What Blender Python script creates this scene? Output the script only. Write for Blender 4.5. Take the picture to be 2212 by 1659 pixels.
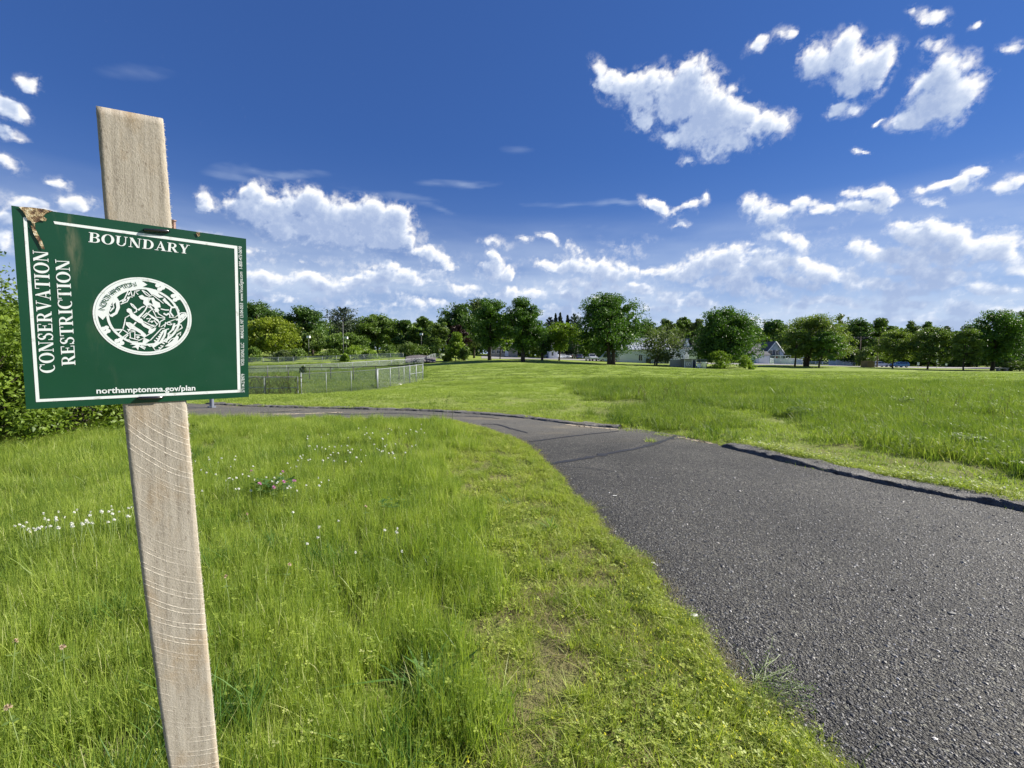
import bpy, math, random
import numpy as np
from mathutils import Vector, Matrix, Euler

random.seed(7)
RNG = np.random.default_rng(7)
scn = bpy.context.scene
for _o in list(bpy.data.objects):
    bpy.data.objects.remove(_o)
R = math.radians

# ------------------------------------------------------------------ camera
EYE = 1.50
FPX = 987.5            # focal length in the 2212 px wide survey of the photo
PITCH = math.atan((829.5 - 770.0) / FPX)
ROLL = R(0.25)
_F = Vector((0, math.cos(PITCH), -math.sin(PITCH)))
_R0 = Vector((1, 0, 0)); _U0 = Vector((0, math.sin(PITCH), math.cos(PITCH)))
CR = _R0 * math.cos(ROLL) + _U0 * math.sin(ROLL)
CU = _U0 * math.cos(ROLL) - _R0 * math.sin(ROLL)
CF = _F
CAM = Vector((0, 0, EYE))
cd = bpy.data.cameras.new('camera'); cam = bpy.data.objects.new('camera', cd)
scn.collection.objects.link(cam); scn.camera = cam
cd.sensor_width = 36; cd.lens = 36 * FPX / 2212.0
cd.clip_start = 0.02; cd.clip_end = 6000
cam.matrix_world = Matrix(((CR.x, CU.x, -CF.x, 0), (CR.y, CU.y, -CF.y, 0), (CR.z, CU.z, -CF.z, EYE), (0, 0, 0, 1)))

# ------------------------------------------------------------------ light
SUN_AZ, SUN_EL = 14.0, 36.0      # degrees, azimuth from +X towards +Y
SDIR = Vector((math.cos(R(SUN_EL)) * math.cos(R(SUN_AZ)), math.cos(R(SUN_EL)) * math.sin(R(SUN_AZ)), math.sin(R(SUN_EL))))
sl = bpy.data.lights.new('sun', 'SUN'); sun = bpy.data.objects.new('sun', sl)
scn.collection.objects.link(sun)
sl.energy = 4.8; sl.angle = R(0.55); sl.color = (1.0, 0.94, 0.84)
sun.rotation_euler = SDIR.to_track_quat('Z', 'Y').to_euler()
SKY_STRENGTH = 0.050
SKY_TINT = (0.39, 0.67, 1.10)
CLOUD_LIGHT = 0.58
HORIZON = (0.215, 0.285, 0.415)
scn.view_settings.view_transform = 'Standard'
scn.view_settings.look = 'None'
scn.view_settings.exposure = 1.0
scn.view_settings.gamma = 1.0
scn.cycles.max_bounces = 6
scn.cycles.transparent_max_bounces = 12
try:
    scn.cycles.use_denoising = True
except Exception:
    pass

def ray(px, py):
    d = CR * ((px - 1106.0) / FPX) - CU * ((py - 829.5) / FPX) + CF
    return d
def P(px, py, Y):                 # point of the line of sight at distance Y north of the camera
    d = ray(px, py); return CAM + d * (Y / d.y)
def G0(px, py, z=0.0):            # where the line of sight meets the level z
    d = ray(px, py); return CAM + d * ((z - EYE) / d.z)

# ------------------------------------------------------------------ node helper
class NT:
    def __init__(s, tree): s.t = tree; s.n = tree.nodes; s.l = tree.links
    def add(s, typ, **kw):
        n = s.n.new(typ)
        for k, v in kw.items():
            if k == 'inp':
                for kk, vv in v.items():
                    if isinstance(vv, bpy.types.NodeSocket): s.l.new(vv, n.inputs[kk])
                    else: n.inputs[kk].default_value = vv
            else: setattr(n, k, v)
        return n
    def math(s, op, a, b=None, c=None, clamp=False):
        n = s.n.new('ShaderNodeMath'); n.operation = op; n.use_clamp = clamp
        for i, v in enumerate((a, b, c)):
            if v is None: continue
            if isinstance(v, bpy.types.NodeSocket): s.l.new(v, n.inputs[i])
            else: n.inputs[i].default_value = v
        return n.outputs[0]
    def vmath(s, op, a, b=None, scale=None):
        n = s.n.new('ShaderNodeVectorMath'); n.operation = op
        for i, v in enumerate((a, b)):
            if v is None: continue
            if isinstance(v, bpy.types.NodeSocket): s.l.new(v, n.inputs[i])
            else: n.inputs[i].default_value = v
        if scale is not None:
            if isinstance(scale, bpy.types.NodeSocket): s.l.new(scale, n.inputs['Scale'])
            else: n.inputs['Scale'].default_value = scale
        return n.outputs['Value'] if op in ('LENGTH', 'DOT_PRODUCT') else n.outputs[0]
    def noise(s, vec, scale, detail=4, rough=.5, out=0, dist=0):
        n = s.n.new('ShaderNodeTexNoise')
        n.inputs['Scale'].default_value = scale; n.inputs['Detail'].default_value = detail
        n.inputs['Roughness'].default_value = rough; n.inputs['Distortion'].default_value = dist
        if vec is not None: s.l.new(vec, n.inputs['Vector'])
        return n.outputs[out]
    def mr(s, v, a, b, c=0., d=1., smooth=False):
        n = s.n.new('ShaderNodeMapRange'); n.clamp = True
        if smooth: n.interpolation_type = 'SMOOTHSTEP'
        s.l.new(v, n.inputs[0])
        for i, x in enumerate((a, b, c, d)): n.inputs[i + 1].default_value = x
        return n.outputs[0]
    def mix(s, f, a, b, mode='MIX'):
        n = s.n.new('ShaderNodeMix'); n.data_type = 'RGBA'; n.blend_type = mode
        for i, v in ((0, f), (6, a), (7, b)):
            if isinstance(v, bpy.types.NodeSocket): s.l.new(v, n.inputs[i])
            elif i == 0: n.inputs[0].default_value = v
            else: n.inputs[i].default_value = tuple(v[:3]) + (1,)
        return n.outputs[2]
    def ramp(s, f, stops):
        n = s.n.new('ShaderNodeValToRGB'); cr = n.color_ramp
        while len(cr.elements) < len(stops): cr.elements.new(.5)
        for e, (p, c) in zip(cr.elements, stops):
            e.position = p; e.color = tuple(c[:3]) + (1,)
        s.l.new(f, n.inputs[0]); return n.outputs[0]

# ------------------------------------------------------------------ world: sky with clouds
W = bpy.data.worlds.new('World'); scn.world = W; W.use_nodes = True
W.cycles.sampling_method = 'MANUAL'; W.cycles.sample_map_resolution = 256

CLOUDS = [  # x, y, rx, ry, tilt (deg, clockwise), weight
 # large cloud upper right
 (1322,168,48,30,40,1),(1372,205,62,42,30,1),(1408,172,40,34,0,1),(1478,205,80,62,20,1.15),(1505,160,42,36,0,1),(1545,235,105,55,25,1.2),
 (1620,258,70,34,15,1),(1668,262,40,24,0,1),(1520,285,58,42,0,1),(1560,305,52,28,-10,1),(1390,255,34,20,0,.9),(1440,295,26,14,0,.7),(1478,342,16,9,0,.7),
 # upper right puffs
 (1752,130,34,36,-20,.9),(1800,130,50,44,0,1),(1838,90,24,26,0,.9),(1850,150,58,48,0,1),(1905,135,32,44,0,.75),(1835,185,34,20,0,.9),
 (2035,175,56,34,0,1),(2092,188,40,32,0,1),(1990,232,48,34,-20,1),(2050,235,52,44,0,1.1),(1955,262,34,20,0,.9),
 (2068,128,40,22,10,.72),(2015,100,22,16,0,.5),(1640,97,30,13,-42,.75),(1692,74,15,12,0,.5),(2000,42,26,13,15,.7),(1978,28,10,10,0,.5),(2088,60,14,6,-20,.5),
 (1822,234,32,11,-25,.55),(1866,334,18,6,0,.5),(1893,266,9,7,0,.55),(2195,100,20,8,0,.3),
 # left large cumulus
 (449,425,15,20,0,.85),(455,450,16,18,30,.7),(552,422,30,26,0,1),(530,452,46,32,20,1.05),(590,472,62,36,30,1.1),(668,448,56,40,0,1.15),(668,425,32,20,0,1),
 (742,474,74,44,0,1.2),(800,470,60,42,0,1.15),(856,488,46,42,0,1.1),(700,505,110,28,8,1.1),(830,512,70,24,0,1),(772,541,14,8,0,.8),
 (918,548,44,17,15,.95),(962,562,34,12,20,.9),(1066,582,34,22,0,1),(1064,556,16,16,0,.95),(1090,596,18,12,0,.8),
 (1074,525,28,10,10,.65),(1188,515,22,9,15,.6),(1135,520,10,7,0,.4),(1247,541,9,13,-20,.45),(1228,528,9,9,0,.4),(1470,487,12,6,0,.5),
 # middle right small cumulus
 (1418,442,32,13,15,.95),(1445,452,22,10,20,.85),(1485,444,26,12,0,.75),(1523,432,10,15,0,.75),
 (1632,440,32,22,0,1),(1665,462,44,20,10,1),(1738,446,34,17,-10,.95),(1795,452,38,10,0,.8),(1860,456,50,15,0,.95),(1878,420,52,17,-5,.95),(1915,432,34,9,-20,.8),
 (2040,392,60,12,-5,.95),(2075,400,30,16,0,.95),(2110,376,30,13,0,.9),(2165,404,34,11,-15,.85),(2190,385,20,8,0,.6),(2025,430,34,7,20,.75),
 (1690,508,52,20,15,.9),(1730,522,24,14,0,.9),
 # big right
 (1965,490,46,24,0,1),(2010,500,56,34,10,1.1),(2062,515,70,34,15,1.1),(2120,535,62,26,15,1.1),(2170,552,44,18,10,1),(1870,538,42,17,0,.95),(1920,548,46,20,0,.9),
 (2000,548,110,26,0,.95),(1890,560,40,12,0,.8),(2200,580,40,16,0,.8),
 # horizon row
 (1500,572,62,22,-15,1),(1565,560,48,32,0,1.1),(1592,560,24,34,0,1),(1600,590,40,22,30,1),(1470,588,44,16,0,.9),
 (1665,572,56,30,0,1.05),(1720,560,52,20,10,1),(1775,592,60,22,20,1),(1830,610,60,20,10,.95),(1900,622,70,16,5,.9),(2040,612,90,20,5,.9),(2140,628,50,16,5,.85),
 (1190,572,36,15,20,1),(1240,570,30,20,0,1.05),(1290,578,52,20,5,1.05),(1345,586,38,18,0,1),(1400,590,26,12,0,.85),
 (570,602,38,15,0,.95),(660,604,44,20,0,1.05),(700,620,56,17,10,1),(775,612,40,18,0,1),(820,630,36,12,10,.9),(852,580,18,10,0,.7),
 (560,648,50,9,5,.8),(900,655,44,14,10,.85),(960,660,38,12,10,.8),(1100,632,28,12,0,.7),(1160,640,36,12,15,.8),(1240,640,44,18,0,.85),(1300,655,30,12,0,.7),
 (1460,640,44,14,5,.75),(1520,650,50,16,15,.8),
 (1250, 612, 60, 12, 0, .8), (1380, 622, 70, 13, 4, .85), (1560, 612, 80, 16, 6, .95), (1650, 632, 90, 16, 3, .9), (1780, 650, 90, 13, 2, .85), (1950, 660, 100, 14, 2, .9), (2110, 668, 90, 12, 0, .85), (1420, 668, 60, 10, 0, .8), (1010, 625, 36, 10, 8, .7), (880, 604, 40, 9, 8, .65), (720, 652, 60, 9, 4, .7), (2010, 590, 120, 18, 6, .95), (1720, 600, 70, 18, 12, .95),
 # left margin
 (8,230,24,40,-25,1),(35,245,30,14,30,.85),(10,290,34,12,20,.85),(25,305,24,8,0,.8),(74,192,19,15,20,.65),(125,385,30,12,20,.8),(12,355,30,14,20,.85),
 (58,438,42,16,10,.95),(170,440,50,20,10,1),(18,480,22,24,0,1),(10,520,26,22,0,.9),
]
CIRRUS = [(590,378,110,12,3,.6),(510,392,60,8,10,.4),(985,398,90,8,0,.55),(830,420,110,8,8,.35),(930,448,60,6,15,.4),(1330,440,80,5,2,.45),(1190,438,70,5,0,.3),
 (1280,484,110,6,0,.32),(1700,470,90,4,0,.3),(1850,478,80,4,3,.3),(300,150,80,14,5,.16),(1115,315,40,8,0,.2),(1450,610,300,22,0,.35),(1900,650,300,24,0,.5),(800,560,160,14,0,.35),
 (1100,620,120,22,-5,.4),(700,650,220,30,0,.45),(1250,660,200,24,0,.45),(1600,520,60,8,0,.25),(1330,620,80,20,0,.5)]

wt = NT(W.node_tree); W.node_tree.nodes.clear()
sky = wt.add('ShaderNodeTexSky', sky_type='NISHITA')
sky.sun_disc = False; sky.sun_elevation = R(SUN_EL)
sky.sun_rotation = R(90 - SUN_AZ)
sky.altitude = 60; sky.air_density = 1.0; sky.dust_density = 0.05; sky.ozone_density = 3.0
skycol = wt.mix(1.0, sky.outputs[0], SKY_TINT, 'MULTIPLY')
skycol = wt.mix(.45, skycol, tuple(c / SKY_STRENGTH for c in (.027, .066, .215)))
# pale air towards the horizon, all round
tcw = wt.add('ShaderNodeTexCoord'); sz = wt.add('ShaderNodeSeparateXYZ'); wt.l.new(tcw.outputs['Generated'], sz.inputs[0])
hz = wt.math('POWER', wt.mr(sz.outputs[2], 0.0, .42, 1, 0), 2.3)
skycol = wt.mix(wt.math('MULTIPLY', hz, .92), skycol, tuple(c / SKY_STRENGTH for c in HORIZON))
bgn = wt.add('ShaderNodeBackground'); wt.l.new(skycol, bgn.inputs[0]); bgn.inputs[1].default_value = SKY_STRENGTH
wo = wt.add('ShaderNodeOutputWorld'); wt.l.new(bgn.outputs[0], wo.inputs[0])

# ------------------------------------------------------------------ object helpers
COL = scn.collection
def link(o, parent=None):
    COL.objects.link(o)
    if parent is not None: o.parent = parent
    return o
def tag(o, label=None, cat=None, group=None, kind=None):
    if label: o['label'] = label
    if cat: o['category'] = cat
    if group: o['group'] = group
    if kind: o['kind'] = kind
    return o
def empty(name, loc=(0, 0, 0), rz=0., label=None, cat=None, group=None):
    o = bpy.data.objects.new(name, None); o.empty_display_size = .2
    o.location = loc; o.rotation_euler = (0, 0, rz); link(o)
    return tag(o, label, cat, group)
def mesh_np(name, V, F, mat=None, smooth=False, tint=None):
    """V (n,3); F list of (m,k) index arrays"""
    me = bpy.data.meshes.new(name)
    V = np.asarray(V, dtype=np.float32)
    me.vertices.add(len(V)); me.vertices.foreach_set('co', V.ravel())
    F = [np.asarray(f, dtype=np.int32) for f in F if len(f)]
    li = np.concatenate([f.ravel() for f in F]); tot = np.concatenate([np.full(len(f), f.shape[1]) for f in F])
    st = np.concatenate([[0], np.cumsum(tot)[:-1]])
    me.loops.add(len(li)); me.loops.foreach_set('vertex_index', li)
    me.polygons.add(len(tot)); me.polygons.foreach_set('loop_start', st.astype(np.int32))
    try: me.polygons.foreach_set('loop_total', tot.astype(np.int32))
    except Exception: pass
    if smooth: me.polygons.foreach_set('use_smooth', np.ones(len(tot), dtype=bool))
    me.update(calc_edges=True); me.validate()
    if tint is not None:
        a = me.attributes.new('tint', 'FLOAT', 'POINT'); a.data.foreach_set('value', np.asarray(tint, dtype=np.float32))
    if mat: me.materials.append(mat)
    return me
def obj(name, me, parent=None, loc=None):
    o = bpy.data.objects.new(name, me); link(o, parent)
    if loc is not None: o.location = loc
    return o

class MB:                      # collects boxes, tubes, prisms into one mesh
    def __init__(s): s.v = []; s.f = []
    def poly(s, pts, faces):
        n = len(s.v); s.v += [tuple(p) for p in pts]; s.f += [tuple(i + n for i in f) for f in faces]
    def box(s, c, d, rz=0., m=None):
        x, y, z = [k / 2 for k in d]
        pts = [Vector((i * x, j * y, k * z)) for k in (-1, 1) for j in (-1, 1) for i in (-1, 1)]
        rot = Matrix.Rotation(rz, 3, 'Z') if m is None else m
        pts = [rot @ p + Vector(c) for p in pts]
        s.poly(pts, [(0, 2, 3, 1), (4, 5, 7, 6), (0, 1, 5, 4), (2, 6, 7, 3), (0, 4, 6, 2), (1, 3, 7, 5)])
    def tube(s, path, rad, n=6, cap=True):
        path = [Vector(p) for p in path]
        if not hasattr(rad, '__len__'): rad = [rad] * len(path)
        base = len(s.v); up = None
        for i, p in enumerate(path):
            t = (path[min(i + 1, len(path) - 1)] - path[max(i - 1, 0)])
            t = t.normalized() if t.length > 1e-9 else Vector((0, 0, 1))
            a = Vector((0, 0, 1)) if abs(t.z) < .9 else Vector((1, 0, 0))
            u = t.cross(a).normalized(); w = t.cross(u)
            for k in range(n):
                an = 2 * math.pi * k / n
                s.v.append(tuple(p + (u * math.cos(an) + w * math.sin(an)) * rad[i]))
        for i in range(len(path) - 1):
            for k in range(n):
                a = base + i * n + k; b = base + i * n + (k + 1) % n
                s.f.append((a, b, b + n, a + n))
        if cap:
            s.f.append(tuple(base + k for k in range(n))); e = base + (len(path) - 1) * n
            s.f.append(tuple(e + k for k in reversed(range(n))))
    def prism(s, prof, y0, y1):            # profile in xz extruded along y
        n = len(prof); b = len(s.v)
        s.v += [(x, y0, z) for x, z in prof] + [(x, y1, z) for x, z in prof]
        s.f.append(tuple(b + i for i in range(n))); s.f.append(tuple(b + n + i for i in reversed(range(n))))
        for i in range(n):
            j = (i + 1) % n; s.f.append((b + i, b + n + i, b + n + j, b + j))
    def mesh(s, name, mat, smooth=False):
        me = bpy.data.meshes.new(name); me.from_pydata(s.v, [], s.f)
        if smooth: me.polygons.foreach_set('use_smooth', [True] * len(me.polygons))
        import bmesh
        bm = bmesh.new(); bm.from_mesh(me); bmesh.ops.recalc_face_normals(bm, faces=bm.faces); bm.to_mesh(me); bm.free()
        if mat: me.materials.append(mat)
        me.update(); return me
    def build(s, name, mat, parent=None, smooth=False): return obj(name, s.mesh(name, mat, smooth), parent)

# ------------------------------------------------------------------ materials
def mat_new(name):
    m = bpy.data.materials.new(name); m.use_nodes = True
    t = NT(m.node_tree); m.node_tree.nodes.clear()
    out = t.add('ShaderNodeOutputMaterial'); return m, t, out
def simple(name, col, rough=.6, metal=0., var=.12, scale=3., spec=.5, bump=0., bscale=40):
    m, t, out = mat_new(name)
    b = t.add('ShaderNodeBsdfPrincipled')
    tcn = t.add('ShaderNodeTexCoord')
    n = t.noise(tcn.outputs['Object'], scale, 5, .6)
    k = t.mr(n, .25, .75, 1 - var, 1 + var)
    c = t.vmath('SCALE', tuple(col[:3]), scale=k)
    t.l.new(c, b.inputs['Base Color'])
    b.inputs['Roughness'].default_value = rough; b.inputs['Metallic'].default_value = metal
    b.inputs['Specular IOR Level'].default_value = spec
    if bump:
        bp = t.add('ShaderNodeBump'); bp.inputs['Distance'].default_value = bump
        t.l.new(t.noise(tcn.outputs['Object'], bscale, 4, .6), bp.inputs['Height'])
        t.l.new(bp.outputs[0], b.inputs['Normal'])
    t.l.new(b.outputs[0], out.inputs[0]); return m
def mow_bands(t, pos):
    sp = t.add('ShaderNodeSeparateXYZ'); t.l.new(pos, sp.inputs[0])
    n3 = t.noise(t.vmath('MULTIPLY', pos, (.012, .10, 1)), 1.0, 3, .6)
    w = t.math('SINE', t.math('ADD', t.math('MULTIPLY', sp.outputs[1], 1.15), t.math('ADD', t.math('MULTIPLY', sp.outputs[0], .03), t.math('MULTIPLY', n3, 3.))))
    return t.math('MULTIPLY', t.mr(w, -.5, .6, 0, 1., True), t.mr(sp.outputs[1], 22, 36, .12, 1))
def foliage(name, dark, light, trans=.35, scale=.25, rough=.55, tip=None, spec=.3, inst=True, stripes=False):
    m, t, out = mat_new(name)
    geo = t.add('ShaderNodeNewGeometry')
    n = t.noise(geo.outputs['Position'], scale, 3, .6)
    at = t.add('ShaderNodeAttribute', attribute_name='tint')
    oi = t.add('ShaderNodeObjectInfo')
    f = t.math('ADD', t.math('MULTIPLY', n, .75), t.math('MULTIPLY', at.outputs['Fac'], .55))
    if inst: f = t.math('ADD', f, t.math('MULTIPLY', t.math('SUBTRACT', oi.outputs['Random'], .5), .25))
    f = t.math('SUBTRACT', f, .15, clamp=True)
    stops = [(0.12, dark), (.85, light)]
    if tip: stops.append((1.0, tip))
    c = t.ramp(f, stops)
    if stripes: c = t.mix(mow_bands(t, geo.outputs['Position']), c, (.56, .60, .55), 'MULTIPLY')
    b = t.add('ShaderNodeBsdfPrincipled'); t.l.new(c, b.inputs['Base Color'])
    b.inputs['Roughness'].default_value = rough; b.inputs['Specular IOR Level'].default_value = spec
    tr = t.add('ShaderNodeBsdfTranslucent')
    c2 = t.mix(1., c, (1.15, 1.25, .55), 'MULTIPLY'); t.l.new(c2, tr.inputs['Color'])
    mx = t.add('ShaderNodeMixShader'); mx.inputs[0].default_value = trans
    t.l.new(b.outputs[0], mx.inputs[1]); t.l.new(tr.outputs[0], mx.inputs[2])
    t.l.new(mx.outputs[0], out.inputs[0]); return m

M = {}
M['grass_long'] = foliage('grass_long', (.085, .170, .024), (.430, .510, .098), .45, 1.5, .4, tip=(.70, .68, .36))
M['grass_short'] = foliage('grass_short', (.170, .250, .034), (.480, .530, .110), .40, 1.4, .5, tip=(.62, .54, .30))
M['grass_dry'] = foliage('grass_dry', (.20, .16, .07), (.42, .36, .20), .3, 2.)
M['lawn'] = foliage('lawn', (.150, .225, .038), (.395, .470, .105), .38, .5, .55, stripes=True)
M['meadow'] = foliage('meadow', (.050, .115, .018), (.275, .345, .062), .42, .8, .5, tip=(.50, .48, .22))
M['clover_leaf'] = foliage('clover_leaf', (.09, .16, .035), (.24, .33, .08), .35, 2.)
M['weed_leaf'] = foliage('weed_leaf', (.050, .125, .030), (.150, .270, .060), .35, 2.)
M['bark'] = simple('bark', (.055, .042, .032), .9, var=.4, scale=6, bump=.02)
M['petal_white'] = simple('petal_white', (.82, .82, .74), .7)
M['petal_pink'] = simple('petal_pink', (.62, .24, .46), .7)
M['petal_yellow'] = simple('petal_yellow', (.80, .78, .05), .6)
M['stem'] = simple('stem', (.20, .26, .09), .6)
M['galv'] = simple('galvanised', (.30, .32, .34), .55, .4, var=.15, scale=9)
M['wire'] = simple('wire', (.36, .40, .40), .5, .5)
M['blackpost'] = simple('blackpost', (.035, .035, .035), .5)
M['white'] = simple('white_paint', (.78, .80, .82), .6, var=.05)
M['vinyl'] = simple('vinyl', (.74, .78, .84), .5, var=.06)
M['siding'] = simple('siding', (.70, .74, .80), .7, var=.05)
M['bluegrey'] = simple('bluegrey_siding', (.24, .30, .38), .7, var=.06)
M['greysiding'] = simple('grey_siding', (.26, .27, .24), .8, var=.08)
M['tan'] = simple('tan_wall', (.42, .38, .30), .8, var=.08)
M['roofmetal'] = simple('metal_roof', (.52, .55, .60), .45, .2, var=.08)
M['shingle'] = simple('shingle_roof', (.11, .11, .12), .9, var=.25, scale=4)
M['glass'] = simple('window_glass', (.03, .035, .045), .12, var=.1, spec=.8)
M['shutter'] = simple('shutter', (.02, .025, .04), .6)
M['concrete'] = simple('concrete', (.30, .29, .27), .9, var=.18, scale=2)
M['stone'] = simple('stone', (.28, .26, .24), .95, var=.35, scale=1.5, bump=.02)
M['woodpole'] = simple('wood_pole', (.17, .125, .09), .9, var=.2, scale=5)
M['paper'] = simple('paper', (.75, .75, .70), .8)
M['tyre'] = simple('tyre', (.02, .02, .02), .85)
M['rim'] = simple('rim', (.4, .4, .42), .3, .8)
M['chrome'] = simple('lamp_glass', (.6, .6, .6), .15, .3)
M['red'] = simple('red_lens', (.35, .02, .02), .3)

# ------------------------------------------------------------------ sky dome carrying the clouds
def _perm(seed):
    p = np.random.default_rng(seed).permutation(256); return np.concatenate([p, p])
_PM = [_perm(i) for i in range(4)]
_GR = np.random.default_rng(9).normal(size=(256, 3)); _GR /= np.linalg.norm(_GR, axis=1)[:, None]
def perlin(p, k=0):
    i = np.floor(p).astype(int); f = p - i; i &= 255; u = f * f * f * (f * (f * 6 - 15) + 10); pm = _PM[k]; r = 0
    for dx in (0, 1):
        for dy in (0, 1):
            for dz in (0, 1):
                h = pm[pm[pm[(i[:, 0] + dx) & 255] + ((i[:, 1] + dy) & 255)] + ((i[:, 2] + dz) & 255)]
                g = (_GR[h] * (f - (dx, dy, dz))).sum(1)
                r = r + g * np.where(dx, u[:, 0], 1 - u[:, 0]) * np.where(dy, u[:, 1], 1 - u[:, 1]) * np.where(dz, u[:, 2], 1 - u[:, 2])
    return r
def fbm(p, oc=4, rough=.5, k=0, billow=False):
    a = 1; s = 0; r = 0
    for o in range(oc):
        n = perlin(p + 17.3 * o, k); r = r + a * ((np.abs(n) * 2 - .35) if billow else n); s += a; a *= rough; p = p * 2.03
    return r / s
def blob_frames(L):
    out = []
    for (x, y, rx, ry, tl, w) in L:
        c = ray(x, y).normalized()
        dx = ray(x + rx * math.cos(R(tl)), y + rx * math.sin(R(tl))).normalized() - c
        dy = ray(x + ry * math.sin(R(tl)), y - ry * math.cos(R(tl))).normalized() - c
        ax = (dx - c * dx.dot(c)).normalized(); ay = dy - c * dy.dot(c); ay = (ay - ax * ay.dot(ax)).normalized()
        out.append((np.array(c), np.array(ax) / dx.length / 1.1, np.array(ay) / dy.length / 1.1, w))
    return out
_CB = blob_frames(CLOUDS); _CC = blob_frames(CIRRUS)
def blob_field(d, L, floor, k=7.):
    acc = np.zeros(len(d))
    for c, ax, ay, w in L:
        q = d - c; r2 = (q @ ax) ** 2 + (q @ ay) ** 2
        acc += np.exp(k * np.clip(w * (1 - r2), floor, 2))
    return np.log(acc + 1e-9) / k - math.log(max(len(L), 1)) / k * 0
def cloud_density(d, oc=5):
    wv = np.stack([fbm(d * 13, 4, .62, k) for k in (0, 1, 2)], 1) * .042
    q = d + wv
    v = np.clip(blob_field(q, _CB, -4.0, 5.), -1.3, 1.5)
    n = fbm(d * 26, oc, .58, 1, True)
    el = np.degrees(np.arcsin(np.clip(d[:, 2], -1, 1)))
    a = np.degrees(np.arctan2(d[:, 0], d[:, 1]))
    low = fbm(d * (5.5, 5.5, 26), 4, .55, 3)
    band = low * 4.2 - .38 + np.clip((8 - el) / 8, 0, 1) * .75 - np.clip((el - 10) / 4, 0, 3) * .9
    away = np.clip((np.abs(a) - 52) / 12, 0, 1)            # beyond the picture the same fair-weather clouds go on
    gen = fbm(d * (4.5, 4.5, 9), 4, .5, 2) * 4.4 - 1.15
    v = np.maximum(v, np.maximum(band, gen * away - (1 - away) * 3))
    fine = fbm(d * 70, 3, .6, 2) * .55
    soft = np.clip((v + 1.0) / .9, 0, 1)
    return np.where(v > -1.05, v, -1.05) + .12 + (n * 1.55 + fine * 1.2) * soft
def build_sky():
    az = np.concatenate([np.arange(-180, -53, 2.5), np.arange(-53, 53.01, .19), np.arange(55.5, 180.1, 2.5)])
    el = np.concatenate([np.arange(-3, 0, 1.), np.arange(0, 46, .19), np.arange(47, 90, 3.)])
    A, E_ = np.meshgrid(np.radians(az), np.radians(el)); A = A.ravel(); E_ = E_.ravel()
    d = np.stack([np.sin(A) * np.cos(E_), np.cos(A) * np.cos(E_), np.sin(E_)], 1)
    D = cloud_density(d)
    rt = np.stack([np.cos(A), -np.sin(A), 0 * A], 1); up = np.cross(rt, d); up *= np.sign(up[:, 2:3] + 1e-9)
    L = rt * .5 + up * .86; tau = np.zeros(len(d)); act = D > -.35
    for s, w in ((.004, .5), (.010, .8), (.020, 1.2), (.036, 1.5)):
        q = d[act] + L[act] * s; q /= np.linalg.norm(q, axis=1)[:, None]
        tau[act] += w * np.clip(cloud_density(q, 4) - .02, 0, 1.4)
    lit = np.exp(-tau * .72) + .16 * np.clip(fbm(d * 34, 4, .6, 0) * 2.2, -1, 1)
    cir = np.clip(blob_field(d + np.stack([fbm(d * 8, 3, .5, k) for k in (0, 1, 2)], 1) * .03, _CC, -1., 5.), 0, 1)
    cir = cir * np.clip(.5 + 1.6 * fbm(d * (14, 14, 80), 4, .55, 2), 0, 1)
    ed = np.degrees(E_); veil = np.clip(.62 + 1.7 * fbm(d * (3.2, 3.2, 15), 5, .55, 3), 0, 1) * np.clip((17 - ed) / 9, 0, 1)
    cir = np.maximum(cir, veil * .95)
    nr, na = len(el), len(az)
    i = np.arange(nr - 1)[:, None] * na + np.arange(na - 1)[None]
    F = np.stack([i, i + 1, i + 1 + na, i + na], -1).reshape(-1, 4)
    me = mesh_np('sky', d * 5000, [F], None, True)
    for nm, arr in (('cover', D), ('lit', lit), ('cirrus', cir), ('lowveil', np.clip((9 - np.degrees(E_)) / 8, 0, 1))):
        at = me.attributes.new(nm, 'FLOAT', 'POINT'); at.data.foreach_set('value', arr.astype(np.float32))
    m, t, out = mat_new('sky_clouds')
    geo = t.add('ShaderNodeNewGeometry'); p = t.vmath('NORMALIZE', geo.outputs['Position'])
    a1 = t.add('ShaderNodeAttribute', attribute_name='cover').outputs['Fac']; a2 = t.add('ShaderNodeAttribute', attribute_name='lit').outputs['Fac']; a3 = t.add('ShaderNodeAttribute', attribute_name='cirrus').outputs['Fac']
    n = t.noise(p, 120, 4, .62)
    cov = t.math('ADD', a1, t.math('MULTIPLY', t.math('SUBTRACT', n, .5), .8))
    a4 = t.add('ShaderNodeAttribute', attribute_name='lowveil').outputs['Fac']
    alpha = t.math('MAXIMUM', t.math('MULTIPLY', t.mr(cov, -.10, .85, 0, 1, True), t.math('SUBTRACT', 1, t.math('MULTIPLY', a4, .45))), t.math('MULTIPLY', t.mr(cov, -.85, .35, 0, .42, True), t.mr(t.noise(p, 46, 5, .68), .44, .64)))
    lt = t.math('ADD', a2, t.math('MULTIPLY', t.math('SUBTRACT', n, .5), .35))
    lt = t.math('SUBTRACT', lt, t.math('MULTIPLY', a4, .28))
    cc = t.ramp(lt, [(.02, (.34, .43, .64)), (.30, (.52, .60, .76)), (.55, (.80, .84, .92)), (.80, (1, .985, .96))])
    em = t.add('ShaderNodeEmission'); t.l.new(cc, em.inputs[0]); em.inputs[1].default_value = CLOUD_LIGHT
    e2 = t.add('ShaderNodeEmission'); e2.inputs[0].default_value = (.66, .77, .95, 1); e2.inputs[1].default_value = CLOUD_LIGHT * .85
    tr = t.add('ShaderNodeBsdfTransparent')
    m1 = t.add('ShaderNodeMixShader'); t.l.new(t.math('MULTIPLY', a3, .8), m1.inputs[0]); t.l.new(tr.outputs[0], m1.inputs[1]); t.l.new(e2.outputs[0], m1.inputs[2])
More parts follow.
